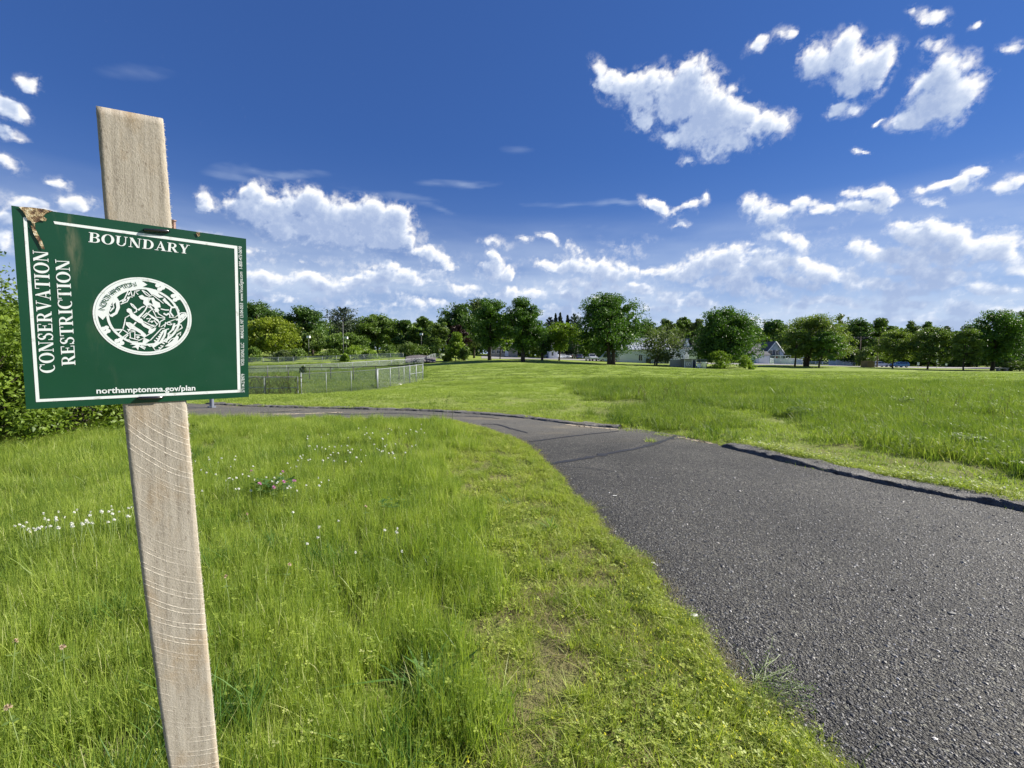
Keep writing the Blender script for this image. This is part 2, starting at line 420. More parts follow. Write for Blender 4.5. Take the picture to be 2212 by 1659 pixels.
    m2 = t.add('ShaderNodeMixShader'); t.l.new(alpha, m2.inputs[0]); t.l.new(m1.outputs[0], m2.inputs[1]); t.l.new(em.outputs[0], m2.inputs[2])
    t.l.new(m2.outputs[0], out.inputs[0])
    m.cycles.emission_sampling = 'NONE'
    me.materials.append(m); tag(obj('sky', me), kind='structure')
build_sky()

# ------------------------------------------------------------------ terrain
def XZ(px, Y): return P(px, 770, Y).x
CT = [(x, y, 0.) for x in (-10, -5, 0, 5, 10) for y in (-6, 0, 5, 10, 14)] + [(-15, 5, -.35), (-16, 11, -.25), (16, 8, 0), (16, 14, 0), (-9, 18, -.2), (0, 18, 0)]
for px, Y, z in [(500, 25, -.7), (651, 26, -.75), (815, 28, -.57), (914, 35.6, -.38), (578, 42, -.9), (750, 40, -.75), (300, 30, -.8), (1100, 30, -.1), (1400, 30, 0), (1800, 30, -.1), (2200, 30, -.2),
                 (536, 75, -1.55), (737, 85, -1.1), (914, 100, -.2), (967, 130, .7), (567, 100, -.26), (750, 105, .3), (871, 110, .94), (640, 150, 3.2), (790, 150, 3.2), (300, 150, 3.4), (300, 60, -1.2),
                 (100, 100, 0), (640, 60, -1.3), (1058, 98, .73), (1130, 95, .43), (1316, 100, -.13), (1417, 103, -.34), (1208, 110, .6), (1736, 115, -.69), (1930, 115, -1.), (2082, 100, -1.16), (2145, 105, -1.18),
                 (1500, 100, -.76), (1665, 135, -.4), (1900, 135, -1.1), (1220, 150, .82), (1500, 180, -.3), (1100, 200, 2), (2200, 200, -1), (600, 220, 4.6), (1700, 200, -.5), (1130, 55, .1), (1500, 55, -.25),
                 (2000, 55, -.5), (920, 60, -.3), (2600, 100, -1.2), (2600, 40, -.4), (-300, 80, -.3), (-300, 200, 2.)]:
    CT.append((XZ(px, Y), Y, z))
CT = np.array(CT)
def _U(r2): return np.where(r2 < 1e-9, 0, .5 * r2 * np.log(r2 + 1e-12))
def _tps():
    n = len(CT); S = 30.
    p = CT[:, :2] / S
    K = _U(((p[:, None] - p[None]) ** 2).sum(-1)) + np.eye(n) * .004
    Pm = np.hstack([np.ones((n, 1)), p]); A = np.zeros((n + 3, n + 3)); A[:n, :n] = K; A[:n, n:] = Pm; A[n:, :n] = Pm.T
    b = np.zeros(n + 3); b[:n] = CT[:, 2]
    return np.linalg.solve(A, b), p, S
_w, _p, _S = _tps()
def Hn(x, y):
    x = np.atleast_1d(np.asarray(x, float)); y = np.atleast_1d(np.asarray(y, float))
    r = np.hypot(x, y) + 1e-9; k = np.minimum(1, 260. / r); xx = x * k; yy = np.maximum(y * k, -20)
    q = np.stack([xx, yy], -1) / _S
    out = np.zeros(len(x))
    for i in range(0, len(x), 20000):
        qq = q[i:i + 20000]
        out[i:i + 20000] = _U(((qq[:, None] - _p[None]) ** 2).sum(-1)) @ _w[:-3] + _w[-3] + qq @ _w[-2:]
    near = np.clip((np.hypot(x, y * .9) - 13) / 8, 0, 1)
    near = np.where((x < -9) & (y < 14), np.clip((-x - 9) / 6, 0, 1) , near)
    return np.clip(out, -3, 7) * near
def H(x, y): return float(Hn([x], [y])[0])
def GP(px, Y):                     # ground point below the picture column px at distance Y
    d = ray(px, 775); q = CAM + d * (Y / d.y); return Vector((q.x, q.y, H(q.x, q.y)))

def catmull(pts, n):
    pts = [Vector((p[0], p[1], 0)) for p in pts]
    out = []
    for i in range(len(pts) - 1):
        p0 = pts[max(i - 1, 0)]; p1 = pts[i]; p2 = pts[i + 1]; p3 = pts[min(i + 2, len(pts) - 1)]
        for k in range(n):
            t = k / n
            out.append(.5 * ((2 * p1) + (-p0 + p2) * t + (2 * p0 - 5 * p1 + 4 * p2 - p3) * t * t + (-p0 + 3 * p1 - 3 * p2 + p3) * t ** 3))
    out.append(pts[-1]); return np.array([(p.x, p.y) for p in out])
INNER_PX = [(1787, 1659), (1698, 1588), (1640, 1526), (1582, 1477), (1510, 1365), (1448, 1316), (1376, 1204), (1300, 1152), (1265, 1097), (1233, 1070), (1177, 1005), (1125, 958), (1077, 940), (1028, 923), (946, 910), (768, 908), (560, 907), (410, 906)]
OUTER_PX = [(2212, 1108), (2030, 1073), (1853, 1036), (1639, 986), (1554, 965), (1546, 960), (1464, 941.5), (1363, 927), (1337, 927), (1214, 915.5), (1103, 902), (947, 891), (755, 885), (555, 880), (478, 876), (430, 873)]
g2 = lambda l: [tuple(G0(*p))[:2] for p in l]
INNER = [(5.2, -6.5), (3.2, -3), (2.2, -1.0), (1.62, .5)] + g2(INNER_PX) + [(-11, 11.2), (-16, 12.), (-26, 14)]
OUTER = [(9.4, -6.5), (7.9, -3), (6.9, -.6), (5.9, 1.9)] + g2(OUTER_PX) + [(-12, 14.6), (-17, 15.8), (-27, 18.4)]
inner = catmull(INNER, 10); outer = catmull(OUTER, 10)
inner = inner + np.stack([np.interp(np.arange(len(inner)), np.arange(0, len(inner) + 4, 4), RNG.normal(0, .015, len(np.arange(0, len(inner) + 4, 4)))), np.zeros(len(inner))], 1)
def resample(l, n):
    s = np.concatenate([[0], np.cumsum(np.hypot(*np.diff(l, axis=0).T))]); t = np.linspace(0, s[-1], n)
    return np.stack([np.interp(t, s, l[:, 0]), np.interp(t, s, l[:, 1])], 1)
def pip(x, y, poly):
    x = np.asarray(x); y = np.asarray(y); c = np.zeros(x.shape, bool); n = len(poly)
    for i in range(n):
        x0, y0 = poly[i]; x1, y1 = poly[(i + 1) % n]
        if y0 == y1: continue
        m = ((y0 > y) != (y1 > y)) & (x < (x1 - x0) * (y - y0) / (y1 - y0) + x0)
        c ^= m
    return c
ROAD = np.vstack([inner[::3], outer[::-3]])
def offset(l, d):
    t = np.gradient(l, axis=0); t /= np.hypot(*t.T)[:, None]; return l + np.stack([-t[:, 1], t[:, 0]], 1) * -d
_fine = resample(outer, 900)
def outer_part(pa, pb):      # piece of the outer edge between two points
    a = np.argmin(np.hypot(*(_fine - np.array(pa)).T)); b = np.argmin(np.hypot(*(_fine - np.array(pb)).T))
    return _fine[min(a, b):max(a, b) + 1]
K1 = outer_part((9.4, -6.5), tuple(G0(1556, 966))[:2])
K2 = outer_part(tuple(G0(1340, 927))[:2], tuple(G0(440, 874))[:2])
side = 1.0 if pip([offset(K1, .2)[len(K1) // 2][0]], [offset(K1, .2)[len(K1) // 2][1]], ROAD)[0] == False else -1.0
BERMW = .40
BERM_A = np.vstack([K1, offset(K1, side * BERMW)[::-1]]); BERM_B = np.vstack([K2, offset(K2, side * .30)[::-1]])
L1 = np.array(g2([(1225, 830), (1248, 850), (1278, 865), (1400, 878), (1639, 887), (1739, 908), (1781, 951), (1959, 984), (2212, 1025), (2600, 1075), (2600, 822), (1900, 821), (1300, 823)]))
L2 = np.array(g2([(1255, 899), (1290, 888), (1350, 884), (1430, 884), (1540, 893), (1590, 912), (1572, 945), (1555, 958), (1500, 950), (1464, 939), (1363, 922), (1337, 912)]))
BASIN = np.array([tuple(GP(*p))[:2] for p in [(430, 27.2), (651, 26.4), (815, 28.5), (908, 36), (914, 99), (871, 107), (567, 97), (430, 96)]])
def jit(x, y, s=1.3, a=.18):
    return x + a * np.sin(x * s * 2.1 + y * s * 1.3) + a * .5 * np.sin(y * s * 4.3 + 1), y + a * np.sin(x * s * 1.7 - y * s * 2.3 + 2)
def zone(x, y):
    """0 nothing, 1 long meadow left, 2 short verge left, 3 lawn, 4 long meadow right"""
    x = np.asarray(x, float); y = np.asarray(y, float)
    z = np.full(x.shape, 3)
    jx, jy = jit(x, y)
    leftside = (y < np.interp(x, [-30, -8, 0, 3], [11, 10.6, 10.5, 10.5])) & (x < np.interp(y, inner[:, 1][:200], inner[:, 0][:200]) + 1.)
    z[leftside & (jx >= -.14 * y - .12 + .25)] = 2
    z[leftside & (jx < -.14 * y - .12 + .25)] = 1
    z[pip(jx, jy, L1) | pip(jx, jy, L2) | pip(x, y, BASIN)] = 4
    z[pip(x, y, ROAD) | pip(x, y, BERM_A) | pip(x, y, BERM_B)] = 0
    return z

def build_ground():
    # rows in distance, dense near the camera, all round
    az = np.concatenate([np.linspace(-math.pi, -1.1, 40)[:-1], np.linspace(-1.1, 1.1, 300), np.linspace(1.1, math.pi, 40)[1:]])
    r = np.concatenate([[.15], np.geomspace(.5, 300, 230), [420, 700, 1200, 2200, 4200]])
    A, Rr = np.meshgrid(az, r); X = np.sin(A) * Rr; Y = np.cos(A) * Rr
    Z = Hn(X.ravel(), Y.ravel())
    rd = pip(X.ravel(), Y.ravel(), ROAD) | pip(X.ravel(), Y.ravel(), BERM_A) | pip(X.ravel(), Y.ravel(), BERM_B)
    V = np.stack([X.ravel(), Y.ravel(), Z], 1)
    nr, na = A.shape; i = np.arange(nr - 1)[:, None] * na + np.arange(na - 1)[None]
    F = np.stack([i, i + 1, i + 1 + na, i + na], -1).reshape(-1, 4)[:, ::-1]
    zn = zone(X.ravel(), Y.ravel())
    me = mesh_np('ground', V, [F], None, True, tint=np.isin(zn, (1, 4)).astype(float))
    # close the seam and centre
    m, t, out = mat_new('ground_turf')
    geo = t.add('ShaderNodeNewGeometry'); pos = geo.outputs['Position']
    sep = t.add('ShaderNodeSeparateXYZ'); t.l.new(pos, sep.inputs[0])
    dist = t.vmath('LENGTH', pos)
    n1 = t.noise(pos, 1.6, 6, .65); n2 = t.noise(pos, 14, 5, .7); n3 = t.noise(t.vmath('MULTIPLY', pos, (.05, .6, 1)), 1.0, 4, .6)
    # mowing bands left by the mower, running across the field
    bands = mow_bands(t, pos)
    turf = t.mix(n1, (.190, .265, .048), (.300, .370, .082))
    turf = t.mix(t.math('MULTIPLY', bands, .7), turf, (.120, .170, .034))
    turf = t.mix(t.math('MULTIPLY', t.mr(n3, .45, .7), .35), turf, (.25, .29, .075))
    mead = t.mix(n1, (.105, .150, .034), (.200, .240, .062))
    at = t.add('ShaderNodeAttribute', attribute_name='tint')
    far = t.mix(at.outputs['Fac'], turf, mead)
    soil = t.mix(n2, (.06, .048, .026), (.24, .19, .11))
    gr = t.mix(n2, (.11, .15, .03), (.24, .28, .07))
    nearc = t.mix(t.mr(n1, .38, .62, 0, 1), soil, gr)
    c = t.mix(t.mr(dist, 4, 22, 0, 1), nearc, far)
    b = t.add('ShaderNodeBsdfPrincipled'); t.l.new(c, b.inputs['Base Color'])
    b.inputs['Roughness'].default_value = 1; b.inputs['Specular IOR Level'].default_value = .1
    bp = t.add('ShaderNodeBump'); bp.inputs['Distance'].default_value = .08; bp.inputs['Strength'].default_value = .8
    t.l.new(t.noise(pos, 9, 5, .7), bp.inputs['Height']); t.l.new(bp.outputs[0], b.inputs['Normal'])
    t.l.new(b.outputs[0], out.inputs[0]); me.materials.append(m)
    tag(obj('ground', me), kind='structure')
build_ground()

# ------------------------------------------------------------------ asphalt path
def asphalt_mat(name, kerb=False):
    m, t, out = mat_new(name)
    geo = t.add('ShaderNodeNewGeometry'); pos = geo.outputs['Position']
    sep = t.add('ShaderNodeSeparateXYZ'); t.l.new(pos, sep.inputs[0])
    v = t.add('ShaderNodeTexVoronoi', feature='F1'); v.inputs['Scale'].default_value = 115; t.l.new(pos, v.inputs['Vector'])
    v.inputs['Randomness'].default_value = 1
    cs = t.add('ShaderNodeSeparateColor'); t.l.new(v.outputs['Color'], cs.inputs[0])
    v2 = t.add('ShaderNodeTexVoronoi', feature='F1'); v2.inputs['Scale'].default_value = 52; t.l.new(pos, v2.inputs['Vector'])
    cs2 = t.add('ShaderNodeSeparateColor'); t.l.new(v2.outputs['Color'], cs2.inputs[0])
    stone = t.ramp(cs.outputs[0], [(0, (.024, .023, .022)), (.45, (.060, .058, .056)), (.8, (.125, .122, .115)), (.95, (.20, .20, .195)), (1, (.40, .39, .37))])
    stone2 = t.ramp(cs2.outputs[0], [(0, (.03, .03, .032)), (.55, (.07, .07, .073)), (.85, (.15, .15, .145)), (1, (.28, .29, .28))])
    c = t.mix(t.mr(cs2.outputs[1], .55, .6), stone, stone2)
    n = t.noise(pos, .9, 5, .6); n2 = t.noise(pos, 3.5, 5, .65)
    c = t.vmath('MULTIPLY', c, t.mix(t.mr(n, .3, .7), (.34, .334, .32), (.82, .80, .765)))
    # the older surface beyond the seam is smoother, greyer and sandy in places
    old = t.mr(sep.outputs[1], 7.6, 9.5)
    oc = t.mix(n2, (.105, .102, .098), (.21, .20, .185))
    oc = t.mix(t.mr(t.noise(t.vmath('MULTIPLY', pos, (.5, 1.6, 1)), .9, 5, .7), .52, .66), oc, (.27, .235, .18))
    c = t.mix(1., t.mix(t.math('MULTIPLY', old, .68), c, oc), (1.02, 1.0, .87), 'MULTIPLY')
    if kerb: c = t.mix(.65, c, t.mix(t.mr(n2, .35, .65), (.075, .07, .064), (.23, .22, .205)))
    b = t.add('ShaderNodeBsdfPrincipled'); t.l.new(c, b.inputs['Base Color']); b.inputs['Roughness'].default_value = .72
    b.inputs['Specular IOR Level'].default_value = .45
    hgt = t.math('ADD', t.math('MULTIPLY', v.outputs['Distance'], -1.), t.math('MULTIPLY', v2.outputs['Distance'], -1.4))
    bp = t.add('ShaderNodeBump'); bp.inputs['Distance'].default_value = .011; bp.inputs['Strength'].default_value = 1.
    t.l.new(hgt, bp.inputs['Height']); t.l.new(bp.outputs[0], b.inputs['Normal'])
    t.l.new(b.outputs[0], out.inputs[0]); return m
M['asphalt'] = asphalt_mat('asphalt'); M['kerb'] = asphalt_mat('kerb_asphalt', True)
def build_path():
    a = resample(inner, 400); b = resample(outer, 400); n = 10
    T = np.linspace(0, 1, n + 1)[None, :, None]
    Pp = a[:, None] * (1 - T) + b[:, None] * T
    X = Pp[..., 0].ravel(); Y = Pp[..., 1].ravel(); Z = Hn(X, Y) + .016
    i = np.arange(399)[:, None] * (n + 1) + np.arange(n)[None]
    F = np.stack([i, i + 1, i + n + 2, i + n + 1], -1).reshape(-1, 4)
    e = np.arange(400) * (n + 1); nv = len(X); ex = offset(a, side * -.05); X = np.concatenate([X, ex[:, 0]]); Y = np.concatenate([Y, ex[:, 1]]); Z = np.concatenate([Z, Hn(ex[:, 0], ex[:, 1]) - .012])
    F = np.concatenate([F, np.stack([nv + np.arange(399), e[:-1], e[1:], nv + 1 + np.arange(399)], 1)])
    tag(obj('path', mesh_np('path', np.stack([X, Y, Z], 1), [F[:, ::-1]], M['asphalt'], True)), kind='structure')
build_path()
def build_kerb(line, width, h, seed, name='kerb'):
    rg = np.random.default_rng(seed); l = resample(line, max(60, int(len(line) * 1.2)))
    prof = [(-.05, -.02), (-.012, h * .35), (.006, h * .8), (.03, h), (width * .5, h * 1.08), (width * .85, h * .95), (width, h * .4), (width + .03, -.03)]
    V = []; n = len(prof)
    for j, (o, z) in enumerate(prof):
        q = offset(l, side * o); nz = np.interp(np.arange(len(l)), np.arange(0, len(l) + 6, 6), rg.normal(0, .012, len(np.arange(0, len(l) + 6, 6))))
        q = q + rg.normal(0, .012, q.shape)
        V.append(np.stack([q[:, 0], q[:, 1], Hn(q[:, 0], q[:, 1]) + z + (nz + rg.normal(0, .003, len(l)) if 0 < j < n - 1 else 0)], 1))
    V = np.stack(V, 1); m = len(l)
    i = np.arange(m - 1)[:, None] * n + np.arange(n - 1)[None]
    F = np.stack([i, i + 1, i + n + 1, i + n], -1).reshape(-1, 4)
    caps = np.array([list(range(n)), [(m - 1) * n + k for k in range(n)][::-1]])
    tag(obj(name, mesh_np('kerb', V.reshape(-1, 3), [F, caps], M['kerb'], False)), kind='structure')
build_kerb(K1, BERMW, .062, 1)
build_kerb(K2, .30, .05, 2)
# dark bitumen seams and cracks across the path
M['seam'] = simple('bitumen_seam', (.018, .018, .019), .6, bump=.003)
M['sand'] = simple('sand', (.36, .30, .21), 1., var=.25, scale=6, bump=.01)
def seam(pts, w, seed, mat='seam', z=.021, name='crack', n=18):
    rg = np.random.default_rng(seed); l = resample(catmull(g2(pts), 8), n * 3)
    l = l + rg.normal(0, .012, l.shape)
    ww = w * np.clip(rg.normal(1, .35, len(l)), .25, 2); ww[0] = ww[-1] = .004
    a = offset(l, 1)- l
    A = l + a * ww[:, None] / 2; B = l - a * ww[:, None] / 2
    V = np.vstack([A, B]); V = np.column_stack([V, Hn(V[:, 0], V[:, 1]) + z])
    k = len(l); i = np.arange(k - 1); F = np.stack([i, i + 1, i + 1 + k, i + k], 1)
    tag(obj(name, mesh_np('crack', V, [F], M[mat])), kind='structure')
seam([(1184, 1005), (1250, 995), (1330, 979), (1400, 965), (1464, 943)], .10, 1)
seam([(1130, 958), (1200, 949), (1270, 940), (1340, 933)], .05, 2)
seam([(1040, 918), (1075, 919), (1105, 928), (1140, 937)], .06, 3)
seam([(900, 897), (960, 900), (1020, 901), (1080, 906)], .05, 4)
seam([(700, 893), (760, 897), (830, 894), (900, 896)], .06, 5)
seam([(560, 893), (620, 890), (660, 887)], .05, 6)
seam([(1190, 1010), (1250, 1012), (1330, 1022)], .012, 7)
seam([(1222, 918.5), (1270, 924), (1335, 929)], .10, 8, 'sand', .0195, 'sand_strip')
seam([(1440, 941), (1490, 951), (1540, 961)], .09, 9, 'sand', .0195, 'sand_strip')
seam([(590, 896), (650, 895), (740, 892)], .16, 10, 'sand', .0185, 'sand_strip')

# ------------------------------------------------------------------ wooden stake with the boundary sign
SR = np.array([[0.76383, -0.04062, -0.64413], [-0.03947, 0.99321, -0.10943], [0.6442, 0.10901, 0.75705]])
ST = np.array([-0.73993, -0.26406, 0.67506])
_M = np.array([[CR.x, -CU.x, CF.x], [CR.y, -CU.y, CF.y], [CR.z, -CU.z, CF.z]])
_ax = _M @ SR[:, 0]; _ay = -(_M @ SR[:, 1]); _az = -(_M @ SR[:, 2]); _o = _M @ ST + np.array(CAM)
SM = Matrix(((_ax[0], _ay[0], _az[0], _o[0]), (_ax[1], _ay[1], _az[1], _o[1]), (_ax[2], _ay[2], _az[2], _o[2]), (0, 0, 0, 1)))
def uv(x, y):                    # full-size photo position -> point on the sign's own plane (metres, x right, y up)
    d = np.array([(x - 2016) / 1800., (y - 1512) / 1800., 1.]); n = SR[:, 2]
    p = d * (ST @ n) / (d @ n) - ST
    return np.array([p @ SR[:, 0], -(p @ SR[:, 1])])
def c1(x, y): return uv(x / 1.7467, 750 + y / 1.7467)
def c2(x, y): return uv(340 + x / 4.609, 1060 + y / 4.609)
def cl(x, y): return uv(x / 1.7464, 900 + y / 1.7464)

# the stake: rough sawn board
def build_stake():
    root = empty('wooden_stake', label='rough sawn wooden stake leaning in the grass behind the green sign', cat='stake')
    root.matrix_world = SM
    rg = np.random.default_rng(3)
    Lp = np.array([uv(x * 1.8228, y * 1.8228) for x, y in [(209, 228), (222, 470), (268, 875), (288, 1097), (364, 1659)]])
    Rp = np.array([uv(x * 1.8228, y * 1.8228) for x, y in [(353, 260.5), (371.6, 492), (405, 870), (421.6, 1097), (474, 1659)]])
    ys = np.linspace(0, 1, 170)
    def edge(Q, top):
        s = Q[:, 1][::-1]; yy = top + (-1.66 - top) * ys
        c = np.polyfit(Q[:, 1], Q[:, 0], 2)
        x = np.polyval(c, np.clip(yy, -1.03, 1)); sl = 2 * c[0] * -1.03 + c[1]
        x = x + np.where(yy < -1.03, (yy + 1.03) * sl, 0)
        return x, yy
    lx, ly = edge(Lp, Lp[0, 1]); rx, ry = edge(Rp, Rp[0, 1] + .004)
    lx = lx + rg.normal(0, .00012, 170); rx = rx + rg.normal(0, .00018, 170)
    N = 15; T = np.append(np.linspace(0, .975, N - 1), 1)
    X = lx[:, None] * (1 - T) + rx[:, None] * T; Yv = ly[:, None] * (1 - T) + ry[:, None] * T
    th = .022; zf = -.0015
    front = np.stack([X, Yv, np.full_like(X, zf)], -1); front[:, -1, 2] -= .0035; back = front.copy(); back[..., 2] = zf - th; back[:, :2, 0] += 0
    V = np.concatenate([front.reshape(-1, 3), back.reshape(-1, 3)]); n = 170; off_ = n * N
    i = np.arange(n - 1)[:, None] * N + np.arange(N - 1)[None]
    F1 = np.stack([i, i + N, i + N + 1, i + 1], -1).reshape(-1, 4); F2 = F1[:, ::-1] + off_
    j = np.arange(n - 1) * N
    FL = np.stack([j, j + off_, j + N + off_, j + N], 1); FR = np.stack([j + N - 1, j + 2 * N - 1, j + 2 * N - 1 + off_, j + N - 1 + off_], 1)
    k = np.arange(N - 1); FT = np.stack([k, k + 1, k + 1 + off_, k + off_], 1)
    kb = k + (n - 1) * N; FB = np.stack([kb, kb + off_, kb + 1 + off_, kb + 1], 1)
    m, t, out = mat_new('sawn_wood')
    tcn = t.add('ShaderNodeTexCoord'); p = tcn.outputs['Object']
    sep = t.add('ShaderNodeSeparateXYZ'); t.l.new(p, sep.inputs[0])
    # weathered oak: grey tan with warm streaks along the grain
    g1 = t.noise(t.vmath('MULTIPLY', p, (1., .07, 1.)), 110, 5, .65)
    g2_ = t.noise(t.vmath('MULTIPLY', p, (1., .5, 1.)), 16, 4, .6)
    fib = t.noise(t.vmath('MULTIPLY', p, (1, .6, 1)), 420, 4, .8)
    col = t.ramp(g1, [(.22, (.17, .148, .118)), (.46, (.36, .318, .255)), (.78, (.52, .47, .39))])
    col = t.mix(t.mr(g2_, .5, .72, 0, .65), col, (.36, .25, .135))
    col = t.mix(t.mr(fib, .45, .7, 0, .6), col, (.52, .465, .385))
    # curved saw marks; grazing sun on their ridges is painted in as pale colour
    cxn = t.math('ADD', sep.outputs[0], .02); 
    cxr = t.math('SUBTRACT', sep.outputs[0], .26)
    arc = t.math('ADD', t.math('MULTIPLY', t.math('MULTIPLY', cxr, cxr), 4.0), t.math('MULTIPLY', sep.outputs[0], -.02))
    wob = t.math('MULTIPLY', t.math('SUBTRACT', t.noise(p, 6, 2, .5), .5), .014)
    s = t.math('ADD', t.math('SUBTRACT', sep.outputs[1], arc), wob)
    wv = t.math('SINE', t.math('MULTIPLY', s, 2 * math.pi / .0105))
    wv2 = t.math('SINE', t.math('MULTIPLY', s, 2 * math.pi / .0078))
    amp = t.math('MULTIPLY', t.mr(t.noise(p, 7, 3, .6), .38, .6), t.mr(sep.outputs[1], -.28, -.36, .12, 1))
    saw = t.mr(t.math('ADD', wv, t.math('MULTIPLY', wv2, .45)), .75, 1.2, 0, 1, True)
    saw = t.math('MULTIPLY', saw, t.math('MULTIPLY', amp, t.mr(t.noise(p, 240, 3, .6), .3, .65)))
    spk = t.noise(t.vmath('MULTIPLY', p, (1., .45, 1.)), 190, 3, .6)
    col = t.mix(t.mr(spk, .62, .70, 0, .55), col, (.17, .135, .10))
    col = t.mix(t.math('MULTIPLY', saw, .85), col, (.76, .69, .58))
    b = t.add('ShaderNodeBsdfPrincipled'); t.l.new(col, b.inputs['Base Color']); b.inputs['Roughness'].default_value = .9
    b.inputs['Specular IOR Level'].default_value = .15
    bp = t.add('ShaderNodeBump'); bp.inputs['Distance'].default_value = .0010; bp.inputs['Strength'].default_value = 1
    h = t.math('ADD', t.math('MULTIPLY', saw, .5), t.math('ADD', t.math('MULTIPLY', fib, .8), t.math('MULTIPLY', g1, .5)))
    t.l.new(h, bp.inputs['Height']); t.l.new(bp.outputs[0], b.inputs['Normal']); t.l.new(b.outputs[0], out.inputs[0])
    o = obj('board', mesh_np('stake_board', V, [F1, F2, FL, FR, FT, FB], m), root)
    # torn fibres along the sunny edge
    fv = []; ff = []
    for q in range(3200):
        y = rg.uniform(-1.15, Rp[0, 1]); x = np.interp(-y, -ry, rx); z = zf - rg.uniform(0.001, .02); ln = rg.gamma(1.6, .0007) + .0004
        a = rg.uniform(-1, 1) * .8; bx, by = x + ln * math.cos(a), y + ln * math.sin(a); w = .0004
        n0 = len(fv); fv += [(x - .001, y - w, z), (x - .001, y + w, z), (bx, by, z + rg.normal(0, .0008))]; ff.append((n0, n0 + 1, n0 + 2))
    M['fibre'] = simple('wood_fibre', (.66, .62, .54), .9)
    fo = obj('splinter_fringe', mesh_np('splinter_fringe', fv, [np.array(ff)], M['fibre']), root)
    fo['kind'] = 'stuff'
    mb = MB(); a = uv(100 + 1855 / 3.16, 780 + 262 / 3.16); z0 = -.02
    mb.tube([(a[0], a[1] + .0, z0), (a[0] + .001, a[1] - .05, z0)], .0032, 8)
    mb.tube([(a[0], a[1] + .0015, z0), (a[0], a[1], z0)], .0048, 8)
    mb.build('bolt', simple('rusty_bolt', (.30, .20, .17), .6, .5, var=.5, scale=200), root)
build_stake()

class Flat:                       # flat print: polygons on the sign's plane, each a hair above the last
    def __init__(s, z=.0005): s.v = []; s.f = []; s.z = z
    def poly(s, pts):
        n = len(s.v); s.z += 2e-7 * 8
        s.v += [(p[0], p[1], s.z) for p in pts]; s.f.append(tuple(range(n, n + len(pts))))
    def strip(s, A, B):
        n = len(s.v); s.z += 2e-7 * 8; k = len(A)
        s.v += [(p[0], p[1], s.z) for p in A] + [(p[0], p[1], s.z) for p in B]
        s.f += [(n + i, n + i + 1, n + k + i + 1, n + k + i) for i in range(k - 1)]
    def line(s, pts, w):
        pts = [np.array(p, float) for p in pts]; A = []; B = []
        for i, p in enumerate(pts):
            t = pts[min(i + 1, len(pts) - 1)] - pts[max(i - 1, 0)]; t = t / (np.linalg.norm(t) + 1e-12); n = np.array([-t[1], t[0]]) * w / 2
            A.append(p + n); B.append(p - n)
        s.strip(A, B)
    def build(s, name, mat, parent):
        me = bpy.data.meshes.new(name); me.from_pydata(s.v, [], s.f); me.materials.append(mat); me.update()
        return obj(name, me, parent)

# serif capitals built from stems, arcs and serifs in a box one unit high
TH, TN, SF = .20, .065, .055
def _arc(cx, cy, rx, ry, a0, a1, tx, ty, n=20):
    an = [R(a0 + (a1 - a0) * i / n) for i in range(n + 1)]
    return ('s', [(cx + rx * math.cos(a), cy + ry * math.sin(a)) for a in an], [(cx + (rx - tx) * math.cos(a), cy + (ry - ty) * math.sin(a)) for a in an])
def _bx(x0, y0, x1, y1): return ('p', [(x0, y0), (x1, y0), (x1, y1), (x0, y1)])
def _stem(x, w=TH, serif=(1, 1), e=.09):
    r = [_bx(x, 0, x + w, 1)]
    if serif[0]: r += [_bx(x - e, 0, x, SF), _bx(x + w, 0, x + w + e, SF)]
    if serif[1]: r += [_bx(x - e, 1 - SF, x, 1), _bx(x + w, 1 - SF, x + w + e, 1)]
    return r
def _bar(p, q, w): 
    return ('p', [(p[0], p[1]), (p[0] + w, p[1]), (q[0] + w, q[1]), (q[0], q[1])])
